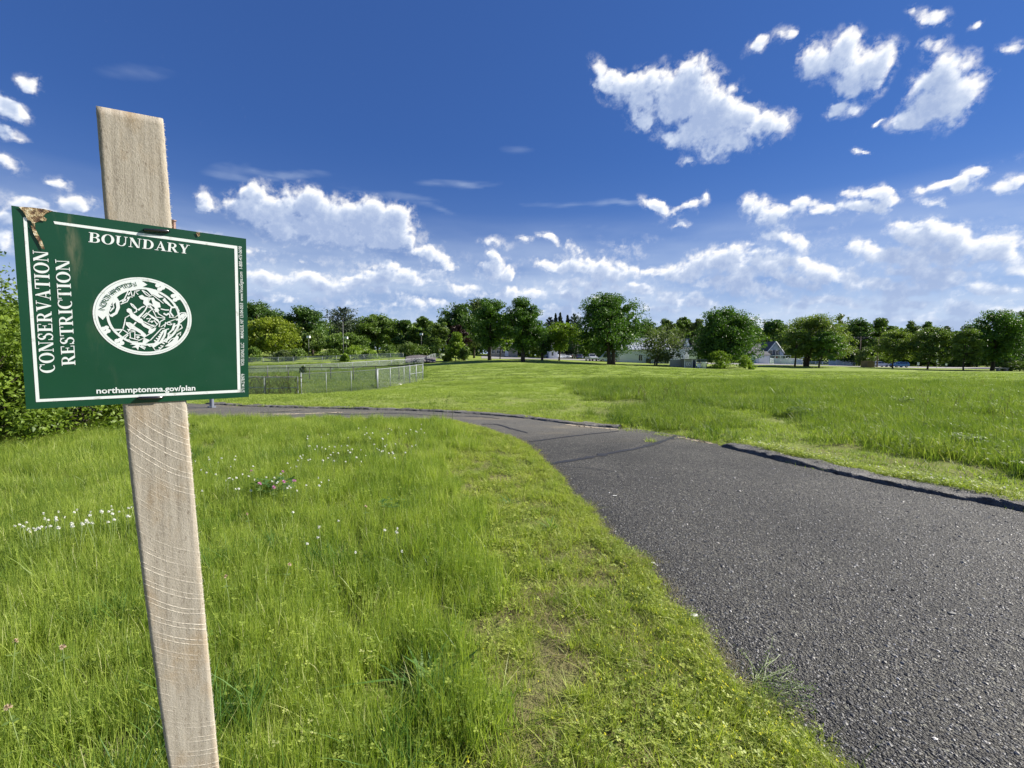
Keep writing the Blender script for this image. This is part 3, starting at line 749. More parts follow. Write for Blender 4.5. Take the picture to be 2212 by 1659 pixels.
GLY = {
 'I': (.40, _stem(.10)),
 'B': (.82, _stem(.10, serif=(0, 0)) + [_bx(0, 0, .1, SF), _bx(0, 1 - SF, .1, 1), _bx(.3, 0, .45, TN), _bx(.3, .49, .45, .49 + TN), _bx(.3, 1 - TN, .42, 1),
        _arc(.42, .755, .30, .245, -90, 90, .17, TN), _arc(.44, .275, .34, .275, -90, 90, .19, TN)]),
 'O': (.92, [_arc(.45, .5, .45, .52, 0, 360, .21, .06, 40)]),
 'C': (.80, [_arc(.45, .5, .45, .52, 52, 300, .21, .06, 34), _bx(.70, .66, .76, 1.0), _bx(.70, .80, .76, .84)]),
 'U': (.92, [_bx(.10, .30, .30, 1), _bx(0, 1 - SF, .10, 1), _bx(.30, 1 - SF, .39, 1), _bx(.70, .30, .70 + TN, 1), _bx(.60, 1 - SF, .70, 1), _bx(.765, 1 - SF, .87, 1),
        _arc(.4325, .32, .3325, .34, 180, 360, .14, .07, 20)]),
 'N': (.96, [_bx(.12, 0, .12 + TN, 1), _bx(.74, 0, .74 + TN, 1), ('p', [(.02, 1), (.27, 1), (.805, 0), (.62, 0)]), _bx(0, 0, .12, SF), _bx(.185, 0, .29, SF), _bx(.62, 1 - SF, .74, 1), _bx(.805, 1 - SF, .92, 1)]),
 'D': (.90, _stem(.10, serif=(0, 0)) + [_bx(0, 0, .1, SF), _bx(0, 1 - SF, .1, 1), _bx(.3, 0, .42, TN), _bx(.3, 1 - TN, .42, 1), _arc(.40, .5, .45, .5, -90, 90, .20, TN)]),
 'A': (.90, [('p', [(.12, 0), (.12 + TN, 0), (.46, .93), (.42, 1)]), ('p', [(.36, 1), (.47, 1), (.84, 0), (.60, 0)]), _bx(.22, .28, .62, .28 + TN), _bx(0, 0, .30, SF), _bx(.50, 0, .92, SF)]),
 'R': (.90, _stem(.10, serif=(1, 0)) + [_bx(0, 1 - SF, .1, 1), _bx(.3, .47, .44, .47 + TN), _bx(.3, 1 - TN, .42, 1), _arc(.42, .735, .32, .265, -90, 90, .18, TN),
        ('p', [(.36, .47), (.56, .49), (.86, 0), (.63, 0)]), _bx(.86, 0, .93, SF)]),
 'Y': (.86, [_bx(.33, 0, .53, .45), _bx(.24, 0, .62, SF), ('p', [(.04, 1), (.28, 1), (.53, .42), (.33, .42)]), ('p', [(.68, 1), (.75, 1), (.53, .44), (.45, .46)]), _bx(-.03, 1 - SF, .36, 1), _bx(.57, 1 - SF, .88, 1)]),
 'S': (.66, [_arc(.32, .745, .28, .275, 30, 265, .15, .06, 22), _arc(.30, .265, .31, .285, -150, 85, .16, .065, 22), _bx(.50, .70, .56, 1), _bx(.02, 0, .08, .32),
        ('p', [(.14, .56), (.30, .70), (.50, .42), (.34, .46)])]),
 'E': (.78, _stem(.10, serif=(0, 0)) + [_bx(0, 0, .1, SF), _bx(0, 1 - SF, .1, 1), _bx(.3, 0, .70, TN), _bx(.3, 1 - TN, .68, 1), _bx(.3, .48, .52, .48 + TN), _bx(.64, .02, .70, .28), _bx(.62, .74, .68, 1), _bx(.50, .38, .55, .65)]),
 'V': (.88, [('p', [(.05, 1), (.30, 1), (.52, .14), (.42, 0)]), ('p', [(.70, 1), (.77, 1), (.50, 0), (.42, 0)]), _bx(-.03, 1 - SF, .38, 1), _bx(.58, 1 - SF, .90, 1)]),
 'T': (.80, _stem(.29, serif=(1, 0)) + [_bx(.02, 1 - TN, .76, 1), _bx(0, .72, .06, 1), _bx(.72, .72, .78, 1)]),
}
def serif_text(fl, word, p0, p1, up, gap=.05):
    """word from p0 (start of the baseline) to p1, up = vector of one letter height"""
    p0 = np.array(p0); p1 = np.array(p1); up = np.array(up)
    tot = sum(GLY[c][0] + gap for c in word) - gap; ux = (p1 - p0) / tot; x = 0
    for c in word:
        w, prims = GLY[c]
        for pr in prims:
            mp = lambda q: p0 + ux * (x + q[0]) + up * q[1]
            if pr[0] == 'p': fl.poly([mp(q) for q in pr[1]])
            else: fl.strip([mp(q) for q in pr[1]], [mp(q) for q in pr[2]])
        x += w + gap
def font_mesh(text, offset_=0.0):
    cu = bpy.data.curves.new('t', 'FONT'); cu.body = text; cu.size = 1; cu.offset = offset_; cu.resolution_u = 3
    o = bpy.data.objects.new('t', cu); COL.objects.link(o)
    dg = bpy.context.evaluated_depsgraph_get(); me = o.evaluated_get(dg).to_mesh()
    V = np.array([v.co[:2] for v in me.vertices]); F = [tuple(p.vertices) for p in me.polygons]
    o.evaluated_get(dg).to_mesh_clear(); bpy.data.objects.remove(o); bpy.data.curves.remove(cu)
    return V, F
def font_text(fl, text, p0, p1, up, off_=0., fit=True):
    V, F = font_mesh(text, off_); p0 = np.array(p0); p1 = np.array(p1); up = np.array(up)
    x0, x1 = V[:, 0].min(), V[:, 0].max()
    Q = p0 + np.outer((V[:, 0] - x0) / (x1 - x0), p1 - p0) + np.outer(V[:, 1] / .73, up)
    n = len(fl.v); fl.z += 2e-6; fl.v += [(q[0], q[1], fl.z) for q in Q]; fl.f += [tuple(i + n for i in f) for f in F]

def build_sign():
    root = empty('boundary_sign', label='square dark green boundary sign with white lettering and round town seal on the stake', cat='sign')
    root.matrix_world = SM
    W_ = .3048 * .99864; H_ = .3048
    # panel, slightly sprung away from the stake on its left side
    n = 24; xs = np.linspace(0, 1, n); 
    TLq, TRq, BRq, BLq = uv(44, 809), uv(969, 940), uv(980, 1563), uv(103, 1612)
    V = []; 
    for z in (.0, -.0012):
        for j in range(n):
            for i in range(n):
                a = xs[i]; b = xs[j]
                p = (TLq * (1 - a) + TRq * a) * (1 - b) + (BLq * (1 - a) + BRq * a) * b
                V.append((p[0], p[1], z))
    V = np.array(V); i = np.arange(n - 1)[:, None] * n + np.arange(n - 1)[None]
    F1 = np.stack([i, i + n, i + n + 1, i + 1], -1).reshape(-1, 4); F2 = F1[:, ::-1] + n * n
    e = [list(range(n)), [n - 1 + k * n for k in range(n)], [n * n - 1 - k for k in range(n)], [n * (n - 1) - k * n for k in range(n)]]
    FE = np.array([(q[k], q[k + 1], q[k + 1] + n * n, q[k] + n * n) for q in e for k in range(n - 1)])
    m, t, out = mat_new('sign_green')
    tcn = t.add('ShaderNodeTexCoord'); p = tcn.outputs['Object']
    sp = t.add('ShaderNodeSeparateXYZ'); t.l.new(p, sp.inputs[0])
    c = t.mix(t.noise(p, 14, 3, .5), (.0034, .052, .024), (.0050, .066, .031))
    # dull scuffs and a dirty streak down the left
    sc = t.noise(t.vmath('MULTIPLY', p, (1, .22, 1)), 45, 5, .7)
    strx = t.math('ABSOLUTE', t.math('ADD', sp.outputs[0], t.math('ADD', t.math('MULTIPLY', sp.outputs[1], .16), -.055)))
    streak = t.math('MULTIPLY', t.mr(strx, .014, .002), t.mr(sc, .47, .66))
    topf = t.mr(sp.outputs[1], -.15, -.03, .25, 1)
    c = t.mix(t.math('MULTIPLY', t.math('MULTIPLY', streak, topf), .6), c, (.22, .21, .13))
    sp2 = t.mr(t.noise(p, 150, 3, .6), .735, .77)
    c = t.mix(t.math('MULTIPLY', sp2, .5), c, (.4, .42, .36))
    b = t.add('ShaderNodeBsdfPrincipled'); t.l.new(c, b.inputs['Base Color'])
    t.l.new(t.mr(t.noise(p, 25, 4, .6), .3, .7, .30, .46), b.inputs['Roughness'])
    b.inputs['Specular IOR Level'].default_value = .5
    bp = t.add('ShaderNodeBump'); bp.inputs['Distance'].default_value = .004; bp.inputs['Strength'].default_value = .35
    t.l.new(t.noise(t.vmath('MULTIPLY', p, (1, .35, 1)), 9, 2, .5), bp.inputs['Height']); t.l.new(bp.outputs[0], b.inputs['Normal'])
    t.l.new(b.outputs[0], out.inputs[0])
    obj('panel', mesh_np('sign_panel', V, [F1, F2, FE], m, True), root)
    for pl in bpy.data.meshes['sign_panel'].polygons: pl.use_smooth = False
    wp, t, out = mat_new('print_white')
    tcn = t.add('ShaderNodeTexCoord'); b = t.add('ShaderNodeBsdfPrincipled')
    t.l.new(t.mix(t.mr(t.noise(tcn.outputs['Object'], 60, 5, .7), .30, .42), (.45, .47, .40), (.80, .84, .82)), b.inputs['Base Color'])
    b.inputs['Roughness'].default_value = .45; t.l.new(b.outputs[0], out.inputs[0])
    # border
    o_ = [c1(160, 183), c1(1632, 382), c1(1655, 1388), c1(248, 1455)]
    i_ = [c1(185, 204), c1(1612, 400), c1(1634, 1371), c1(272, 1435)]
    brd = Flat(.0003)
    def lerp(a, b, f): return a * (1 - f) + b * f
    f0 = .115
    brd.poly([lerp(o_[0], o_[1], f0), o_[1], i_[1], lerp(i_[0], i_[1], f0 - .005)]); brd.poly([o_[1], o_[2], i_[2], i_[1]])
    brd.poly([o_[2], o_[3], i_[3], i_[2]]); brd.poly([o_[3], o_[0], i_[0] + np.array([.0, 0]), i_[3]]); brd.poly([o_[0], lerp(o_[0], o_[1], .018), lerp(i_[0], i_[1], .012), i_[0]])
    brd.build('border_line', wp, root)
    # BOUNDARY
    fl = Flat(.0004)
    a, b_ = c1(606, 352), c1(1278, 434); u = c1(608, 290) - c1(606, 352)
    serif_text(fl, 'BOUNDARY', c1(607, 354), c1(1300, 437) , (c1(1290, 374) - c1(1283, 437)) * .5 + (c1(608, 289) - c1(607, 354)) * .5)
    fl.build('lettering', wp, root)['label'] = 'word BOUNDARY in white serif capitals'
    fl = Flat(.0004)     # vertical words read upwards: baseline on the right
    serif_text(fl, 'CONSERVATION', cl(378, 990), cl(330, 152), (cl(275, 985) - cl(378, 978)) * .5 + (cl(226, 150) - cl(330, 160)) * .5)
    fl.build('lettering', wp, root)['label'] = 'word CONSERVATION running up the left side'
    fl = Flat(.0004)
    serif_text(fl, 'RESTRICTION', cl(519, 938), cl(476, 212), (cl(428, 936) - cl(518, 925)) * .5 + (cl(376, 212) - cl(476, 222)) * .5)
    fl.build('lettering', wp, root)['label'] = 'word RESTRICTION running up beside CONSERVATION'
    fl = Flat(.0004)
    font_text(fl, 'northamptonma.gov/plan', c1(664, 1396), c1(1344, 1374), (c1(744, 1350) - c1(746, 1393)) * .92, .022)
    fl.build('lettering', wp, root)['label'] = 'web address along the bottom edge'
    fl = Flat(.0004)
    upv = c1(1660, 1290) - c1(1683, 1290)
    for s, y0, y1, xx0, xx1 in [('57114-278979', 1388, 1262, 1682, 1681), ('VOSS SIGNS, LLC', 1205, 1048, 1679, 1677), ('MANLIUS, NY 13104-0553', 1016, 775, 1676, 1671), ('www.VossSigns.com', 762, 560, 1671, 1667), ('1-800-473-0698', 540, 386, 1666, 1662)]:
        font_text(fl, s, c1(xx0, y0), c1(xx1, y1), upv, .004)
    fl.build('lettering', wp, root)['label'] = 'maker\'s small print running up the right edge'
    # seal: rings
    seal = Flat(.0004); em = Flat(.0012)
    C0 = np.array([.48774 * .3048, -.50839 * .3048]); R0 = .21742 * .3048
    def ringpts(r, a0, a1, n=72): return [C0 + r * np.array([math.cos(R(a0 + (a1 - a0) * k / n)), math.sin(R(a0 + (a1 - a0) * k / n))]) for k in range(n + 1)]
    def ring(r0, r1, a0=0, a1=360): seal.strip(ringpts(r0, a0, a1), ringpts(r1, a0, a1))
    ring(R0, R0 * .963); ring(R0 * .957, R0 * .91); ring(R0 * .752, R0 * .700)
    ang = lambda x, y: math.degrees(math.atan2(*(c2(x, y) - C0)[::-1]))
    A0, A1 = ang(250, 800), ang(960, 250)
    A0 = A0 % 360
    ring(R0 * .912, R0 * .752, A1, A0)
    rm = R0 * .83
    for aa, sgn in ((A1, -1), (A0, 1)):            # pointed ribbon ends
        q = [C0 + rr * np.array([math.cos(R(aa + d)), math.sin(R(aa + d))]) for rr, d in ((R0 * .935, 0), (R0 * .925, sgn * 2.5), (rm, sgn * 11), (R0 * .74, sgn * 2.5), (R0 * .73, 0))]
        seal.poly(q)
    word = 'NORTHAMPTON'; aS, aE = ang(275, 690) % 360, ang(850, 265)
    for k, ch in enumerate(word):
        a_ = aS + (aE - aS) * k / (len(word) - 1); rd = np.array([math.cos(R(a_)), math.sin(R(a_))]); tg = np.array([rd[1], -rd[0]])
        w = R0 * (.115 if ch not in 'I' else .03); bse = C0 + rd * R0 * .775 - tg * w / 2
        font_text(em, ch, bse, bse + tg * w, rd * R0 * .115, -.002)
    def S(*pts, w=16): seal.line([c2(*p) for p in pts], w / 4.609 / 1800 * .78)
    def Pg(*pts): seal.poly([c2(*p) for p in pts])
    def D(*pts): em.poly([c2(*p) for p in pts])
    # clover flowers round the ring
    for x, y in ((350, 1105), (600, 1325), (1340, 320), (1620, 510)):
        for dx, dy in ((-45, -25), (45, 15), (-10, 45), (15, -45)):
            q = [(x + dx + 48 * math.cos(k * .785), y + dy + 38 * math.sin(k * .785)) for k in range(8)]; Pg(*q)
    # ribbon upper left
    Pg((470, 620), (500, 530), (550, 505), (600, 580), (610, 700), (560, 810), (470, 865), (430, 830), (520, 780), (545, 690), (530, 600), (490, 640)); 
    S((430, 640), (400, 700), (390, 780), (440, 850), (480, 860)); S((430, 640), (450, 660), (490, 640), (500, 700), (430, 770)); S((440, 690), (410, 750), (440, 760), (480, 700))
    S((600, 590), (690, 540), (740, 440), (760, 380), (800, 380), (830, 480), (860, 490), (880, 400), (940, 460)); S((620, 635), (740, 590), (790, 500), (840, 505)); S((790, 385), (870, 375), (970, 385), (900, 410)); S((650, 600), (680, 570), w=24); S((690, 575), (720, 545), w=24); S((745, 540), (765, 500), w=24); S((760, 470), (790, 420), w=20)
    # church, hills upper right
    Pg((1080, 345), (1260, 370), (1320, 460), (1410, 510), (1320, 520), (1180, 440)); S((1010, 380), (1090, 420), (1170, 490), (1200, 470), (1130, 390), (1070, 345)); S((1010, 380), (1080, 460), (1150, 500)); S((1210, 470), (1400, 620), w=14)
    Pg((1380, 560), (1420, 515), (1450, 560), (1500, 610), (1560, 690), (1500, 650), (1440, 620)); S((1420, 570), (1490, 640), (1560, 690), (1660, 690), w=26)
    # leaning figures
    Pg((945, 490), (1010, 465), (1060, 500), (1170, 520), (1130, 600), (1200, 640), (1260, 700), (1160, 650), (1090, 670), (1030, 620), (1040, 560), (980, 540))
    Pg((1170, 520), (1220, 515), (1250, 570), (1330, 610), (1350, 690), (1290, 700), (1330, 750), (1270, 760), (1210, 650)); S((1170, 520), (1130, 580), w=22)
    S((1060, 670), (1000, 690), (960, 740), (940, 745)); S((1100, 680), (1070, 740), (1030, 790), (940, 870), w=20); S((1090, 670), (1200, 720), (1120, 790)); S((1150, 660), (1210, 740), w=22); S((1350, 720), (1440, 740), (1500, 740), w=20); S((1290, 760), (1310, 810), (1430, 880), w=16); S((1210, 750), (1270, 870), (1420, 890)); S((1240, 720), (1260, 770), (1310, 760), w=26)
    # reclining figure with raised arm
    Pg((730, 730), (770, 705), (820, 730), (840, 790), (900, 840), (940, 880), (1010, 900), (1040, 950), (1030, 1000), (950, 970), (870, 920), (800, 870), (780, 800), (735, 770))
    S((800, 620), (850, 650), (910, 720), (910, 770), (860, 790), w=20); S((800, 620), (830, 670), (890, 720), w=14); S((930, 740), (990, 700), (1060, 670)); S((880, 840), (960, 880), (1030, 790), w=22)
    Pg((1020, 960), (1100, 1010), (1190, 1080), (1270, 1060), (1250, 1110), (1180, 1170), (1120, 1150), (1140, 1090), (1040, 1040), (1000, 1000)); S((900, 960), (860, 1010), w=22)
    S((785, 835), (710, 880), (690, 990), (665, 1080)); S((1040, 950), (1240, 1050), (1320, 960), (1090, 790), w=18); S((1010, 870), (1090, 800)); S((1040, 890), (1110, 820)); Pg((1110, 790), (1300, 910), (1330, 960), (1270, 930), (1180, 880)); S((1090, 900), (1170, 890), (1120, 960), (1200, 940), w=20); S((1180, 970), (1230, 930), (1290, 1010), w=18); S((1060, 960), (1160, 1010), (1240, 1020), w=14); S((1050, 1000), (1200, 1060), w=14)
    # animal, plough and fields lower left
    Pg((715, 960), (790, 965), (850, 1000), (900, 1050), (1000, 1110), (1080, 1180), (1090, 1220), (1040, 1240), (1000, 1180), (890, 1110), (780, 1070), (720, 1010))
    S((470, 1090), (660, 1095), (770, 1170)); S((500, 1120), (640, 1100)); S((570, 1190), (650, 1100)); S((640, 1250), (750, 1170)); S((680, 1270), (760, 1190)); S((740, 1090), (880, 1120), (880, 1260), (800, 1250), (790, 1140), (880, 1130)); S((890, 1190), (1000, 1200), (1060, 1240), (960, 1290), (780, 1240)); S((760, 1130), (800, 1070)); S((990, 1110), (1000, 1200)); Pg((900, 1230), (940, 1210), (975, 1235), (930, 1262)); S((770, 1270), (790, 1310), (940, 1320))
    Pg((1040, 1240), (1160, 1290), (1080, 1350), (960, 1380), (940, 1470), (900, 1420), (820, 1420), (900, 1380), (790, 1360), (900, 1330), (1020, 1330)); S((940, 1380), (1060, 1450), (1070, 1420), (990, 1390), w=20); S((1090, 1210), (1180, 1150))
    # ribbon lower right
    S((1800, 790), (1820, 850), (1780, 900), (1660, 1000), w=22); S((1720, 790), (1800, 790)); S((1500, 870), (1600, 880), (1720, 790)); S((1350, 1050), (1480, 960), (1640, 900), w=14); S((1320, 1050), (1340, 950), (1430, 900)); Pg((1620, 930), (1730, 810), (1790, 800), (1760, 860), (1660, 930))
    for a_, b__ in (((1740, 900), (1770, 860)), ((1700, 930), (1730, 900)), ((1670, 960), (1695, 935)), ((1775, 860), (1800, 820))): S(a_, b__, w=24)
    S((1160, 1290), (1360, 1080), (1420, 1070), w=16); S((1400, 1110), (1300, 1300), (1200, 1390), w=30); S((1090, 1360), (1150, 1400), (1200, 1390)); S((1200, 1400), (1250, 1470), (1320, 1465), (1400, 1390), w=14); S((1440, 1100), (1420, 1200), (1350, 1320), (1210, 1410), w=34); S((1500, 1180), (1450, 1330), w=22)
    for q in ((1230, 1290), (1265, 1250), (1300, 1215), (1325, 1180), (1345, 1145)): S((q[0], q[1]), (q[0] + 45, q[1] + 22), w=22)
    for q in ((1310, 1420), (1345, 1385), (1380, 1340), (1400, 1300), (1420, 1265)): S((q[0], q[1]), (q[0] + 42, q[1] + 15), w=22)
    Pg((1640, 1190), (1680, 1230), (1650, 1320), (1580, 1370), (1500, 1400), (1420, 1400), (1500, 1340), (1560, 1300)); S((1640, 1190), (1720, 1140), (1700, 1200), w=20); S((1480, 1340), (1540, 1270), (1620, 1240), w=16)
    S((1560, 1100), (1620, 1020), (1720, 1010), (1740, 1060), (1640, 1130), w=20); S((1540, 980), (1480, 960), (1470, 1000), (1530, 1010), (1560, 990), w=18); S((1600, 980), (1560, 1100), (1480, 1180), (1560, 1200), w=28); S((1640, 1000), (1660, 1100), w=14); S((1440, 960), (1420, 1050), w=16); S((1500, 1080), (1400, 1110)); S((1580, 860), (1520, 780), (1540, 700), (1640, 690), (1680, 760), w=26); S((1400, 800), (1450, 830), (1500, 800), w=30); S((1520, 860), (1500, 800), w=18); S((1600, 1040), (1580, 1110), w=14)
    sg = seal.build('emblem', wp, root); sg['label'] = 'round white town seal with figures, ribbons and clover flowers'
    dk = simple('print_green', (.006, .075, .036), .45)
    em.build('seal_lettering', dk, sg)
    # torn corner
    pm, t, out = mat_new('peeled_film')
    tcn = t.add('ShaderNodeTexCoord'); b = t.add('ShaderNodeBsdfPrincipled'); b.inputs['Roughness'].default_value = .8
    nn = t.noise(tcn.outputs['Object'], 160, 4, .7)
    t.l.new(t.ramp(nn, [(.36, (.05, .022, .015)), (.48, (.19, .115, .055)), (.57, (.50, .40, .22)), (.68, (.75, .70, .6))]), b.inputs['Base Color'])
    bp = t.add('ShaderNodeBump'); bp.inputs['Distance'].default_value = .003; t.l.new(nn, bp.inputs['Height']); t.l.new(bp.outputs[0], b.inputs['Normal'])
    t.l.new(b.outputs[0], out.inputs[0])
    pf = Flat(.0016); pg = Flat(.0016); ph = Flat(.0016); rg = np.random.default_rng(5)
    pf.poly([c1(128, 112), c1(160, 145), c1(178, 176), c1(190, 200), c1(215, 212), c1(225, 240), c1(245, 262), c1(240, 225), c1(280, 208), c1(318, 212), c1(322, 196), c1(300, 180), c1(322, 155), c1(366, 143), c1(300, 128), c1(220, 118)])
    pg.poly([c1(212, 240), c1(232, 300), c1(262, 350), c1(288, 400), c1(310, 408), c1(290, 350), c1(262, 300), c1(240, 255)])
    ph.poly([c1(1345, 290), c1(1362, 318), c1(1376, 312), c1(1372, 292), c1(1392, 289)])
    for q in (pf, pg, ph): q.build('peeled_patch', pm, root)
    for (x, y, L_) in ((616, 906, 50), (592, 1566, 49)):      # the two black ties that hold the panel
        a = uv(x - L_, y - (0 if y < 1000 else -1)); b_ = uv(x + L_, y + (5 if y < 1000 else -2)); mb = MB()
        d = (b_ - a) / np.linalg.norm(b_ - a); r_ = .0028
        mb.tube([(a[0], a[1], .0004), (a[0] + d[0] * .0015, a[1] + d[1] * .0015, .0026), (b_[0] - d[0] * .0015, b_[1] - d[1] * .0015, .0026), (b_[0], b_[1], .0004)], [.0018, r_, r_, .0018], 12)
        m_ = bpy.data.materials.get('black_plastic') or simple('black_plastic', (.012, .012, .016), .18, spec=.9)
        mb.build('tie', m_, root, True)
build_sign()

# ------------------------------------------------------------------ trees
def leaf_quads(C, size, rg, up=.35, fold=.0):
    """one bent leaf spray (two triangles + two) per centre"""
    n = len(C); N = rg.normal(size=(n, 3)); N[:, 2] += up; N /= np.linalg.norm(N, axis=1)[:, None]
    a = rg.normal(size=(n, 3)); U = np.cross(N, a); U /= np.linalg.norm(U, axis=1)[:, None]; Vv = np.cross(N, U)
    s = (size * rg.uniform(.6, 1.35, n))[:, None]; w = s * rg.uniform(.45, .8, n)[:, None]
    v = np.stack([C - U * s * .5, C - Vv * w * .5 + N * s * .10, C + U * s * .5, C + Vv * w * .5 + N * s * .10], 1).reshape(-1, 3)
    return v, np.arange(n * 4).reshape(-1, 4)
def crown_mesh(name, Rx, Ry, z0, z1, profile, clumps, per, leaf, seed, mat, cl=.17, rugged=.25, inner=.3, droop=0.):
    rg = np.random.default_rng(seed); Hh = z1 - z0
    cs = []; ph = rg.uniform(0, 6.28, 8)
    for i in range(clumps):
        t = rg.uniform(0, 1) ** .85; a = rg.uniform(0, 2 * math.pi)
        rr = np.interp(t, *zip(*profile)) * (1 + rugged * (math.sin(3 * a + ph[0] + 4 * t) * .5 + math.sin(5 * a + ph[1] - 7 * t) * .35 + math.sin(9 * t + 2 * a + ph[2]) * .35))
        d = 1. if rg.random() > inner else rg.uniform(.1, .8)
        c = np.array([math.cos(a) * Rx * rr * d * .90, math.sin(a) * Ry * rr * d * .90, z0 + Hh * (t * .93 + .05)])
        r = 1.32 * cl * (Rx + Ry) * .5 * rg.uniform(.7, 1.45)
        cs.append((c, r, rg.uniform(0, 1)))
    top = [(c, r, q) for c, r, q in cs]
    V = []; T = []
    for c, r, q in top:
        m = int(per * rg.uniform(.7, 1.3)); dd = rg.normal(size=(m, 3)); dd /= np.linalg.norm(dd, axis=1)[:, None]
        rad = r * rg.uniform(.35, 1.08, m) ** .6; p = c + dd * rad[:, None] * (1.15, 1.15, .72 + droop)
        if droop: p[:, 2] -= rg.uniform(0, 1, m) * droop * r * 1.6
        V.append(p); T.append(np.clip(q * .55 + rg.uniform(0, .45, m), 0, 1))
    C = np.concatenate(V); T = np.concatenate(T)
    k = C[:, 2] > z0 - Hh * .06; C = C[k]; T = T[k]
    v, f = leaf_quads(C, leaf, rg)
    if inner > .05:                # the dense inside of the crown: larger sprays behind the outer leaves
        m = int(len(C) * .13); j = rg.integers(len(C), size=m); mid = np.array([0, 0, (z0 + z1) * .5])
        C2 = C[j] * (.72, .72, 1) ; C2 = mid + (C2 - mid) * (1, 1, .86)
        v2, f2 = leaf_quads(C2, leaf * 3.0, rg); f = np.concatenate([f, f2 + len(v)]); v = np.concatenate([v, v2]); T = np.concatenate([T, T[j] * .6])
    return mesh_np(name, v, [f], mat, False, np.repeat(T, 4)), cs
PROF = {
 'round': [(0, .72), (.2, .97), (.45, 1.05), (.7, .97), (.88, .74), (1, .34)],
 'oval': [(0, .62), (.2, .92), (.45, 1.05), (.7, .94), (.88, .68), (1, .26)],
 'cone': [(0, .85), (.2, 1.), (.5, .72), (.8, .38), (1, .08)],
 'wide': [(0, .78), (.2, 1.), (.5, .97), (.75, .8), (.9, .58), (1, .3)],
 'vase': [(0, .35), (.3, .7), (.6, 1.), (.85, .85), (1, .4)],
 'bush': [(0, .95), (.3, 1.), (.6, .85), (.85, .55), (1, .15)],
}
for nm, dk, lt, tr, tp in [('maple', (0.027, 0.074, 0.011), (0.122, 0.230, 0.028), .30, None), ('mapledark', (0.027, 0.069, 0.013), (0.118, 0.205, 0.033), .25, None),
                       ('olive', (0.089, 0.137, 0.013), (0.346, 0.410, 0.038), .35, None), ('fresh', (0.084, 0.152, 0.015), (0.294, 0.410, 0.044), .38, None),
                       ('forest', (0.047, 0.095, 0.015), (0.192, 0.288, 0.046), .28, None), ('forest2', (0.053, 0.097, 0.019), (0.192, 0.275, 0.054), .28, None), ('willow', (0.063, 0.092, 0.034), (0.192, 0.243, 0.090), .35, None),
                       ('beech', (0.023, 0.013, 0.013), (0.060, 0.030, 0.025), .2, None), ('pine', (0.023, 0.042, 0.023), (0.096, 0.128, 0.077), .12, None), ('spruce', (0.029, 0.048, 0.032), (0.085, 0.110, 0.070), .15, None),
                       ('honey', (0.065, 0.110, 0.019), (0.256, 0.333, 0.070), .35, None), ('hedge', (.035, .078, .012), (.235, .330, .035), .35, None)]:
    M['leaf_' + nm] = foliage('leaf_' + nm, dk, lt, tr, .6 if nm != 'hedge' else 1.5, .5, spec=.35, inst=False)
_tc = [0]
def tree(label, px, top, x0, x1, Y, kind='maple', prof='round', base=None, clear=.14, seed=None, clumps=70, per=110, leaf=.36, cl=.17, rugged=.25, trunk=.3, forks=1, group=None, cat='tree', name='tree', droop=0., inner=.3, dz=0., lean=0.):
    _tc[0] += 1; seed = seed or 100 + _tc[0]; rg = np.random.default_rng(seed)
    g = GP(px, Y); zt = P(px, top, Y).z; Hh = zt - g.z
    az = math.atan2(g.x, g.y); Wd = (P(x1, 775, Y).x - P(x0, 775, Y).x) * math.cos(az) ** .5 * 1.06
    cxp = (P(x0, 775, Y).x + P(x1, 775, Y).x) / 2 - g.x
    root = empty(name, (g.x, g.y, g.z - .05), 0, label, cat, group)
    r = Wd / 2; z0 = Hh * clear
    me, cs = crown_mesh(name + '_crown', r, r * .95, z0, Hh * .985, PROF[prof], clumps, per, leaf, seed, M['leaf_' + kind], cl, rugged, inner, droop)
    obj('crown' if name != 'shrub' else 'foliage', me, root, (cxp, 0, 0))
    mb = MB()
    for f in range(forks):
        a0 = rg.uniform(0, 6.28); bx = (f - (forks - 1) / 2) * trunk * 1.9
        sp = [(bx, 0, -.2), (bx * 1.1 + rg.normal(0, .05), 0, Hh * clear * .6), (cxp * .3 + bx * 1.6, rg.normal(0, .2), Hh * (clear + .22)), (cxp * .7 + bx * 2.2, rg.normal(0, .3), Hh * .62), (cxp + bx * 2.2, 0, Hh * .85)]
        mb.tube(sp, [trunk * 1.25, trunk, trunk * .7, trunk * .38, trunk * .1], 7)
        nb = 7
        for q in range(nb):
            c = cs[int(rg.integers(len(cs)))][0]; t0 = rg.uniform(min(clear * 1.1, .45), .5) * Hh
            b0 = Vector((bx + cxp * t0 / Hh * .8, 0, t0)); e = Vector((c[0] + cxp, c[1], max(c[2], t0 + Hh * .06)))
            mb.tube([b0, b0.lerp(e, .5) + Vector((0, 0, -.03 * Hh)), e], [trunk * .42, trunk * .25, trunk * .08], 5)
    mb.build('trunk' if name != 'shrub' else 'stem', M['bark'], root, True)
    return root
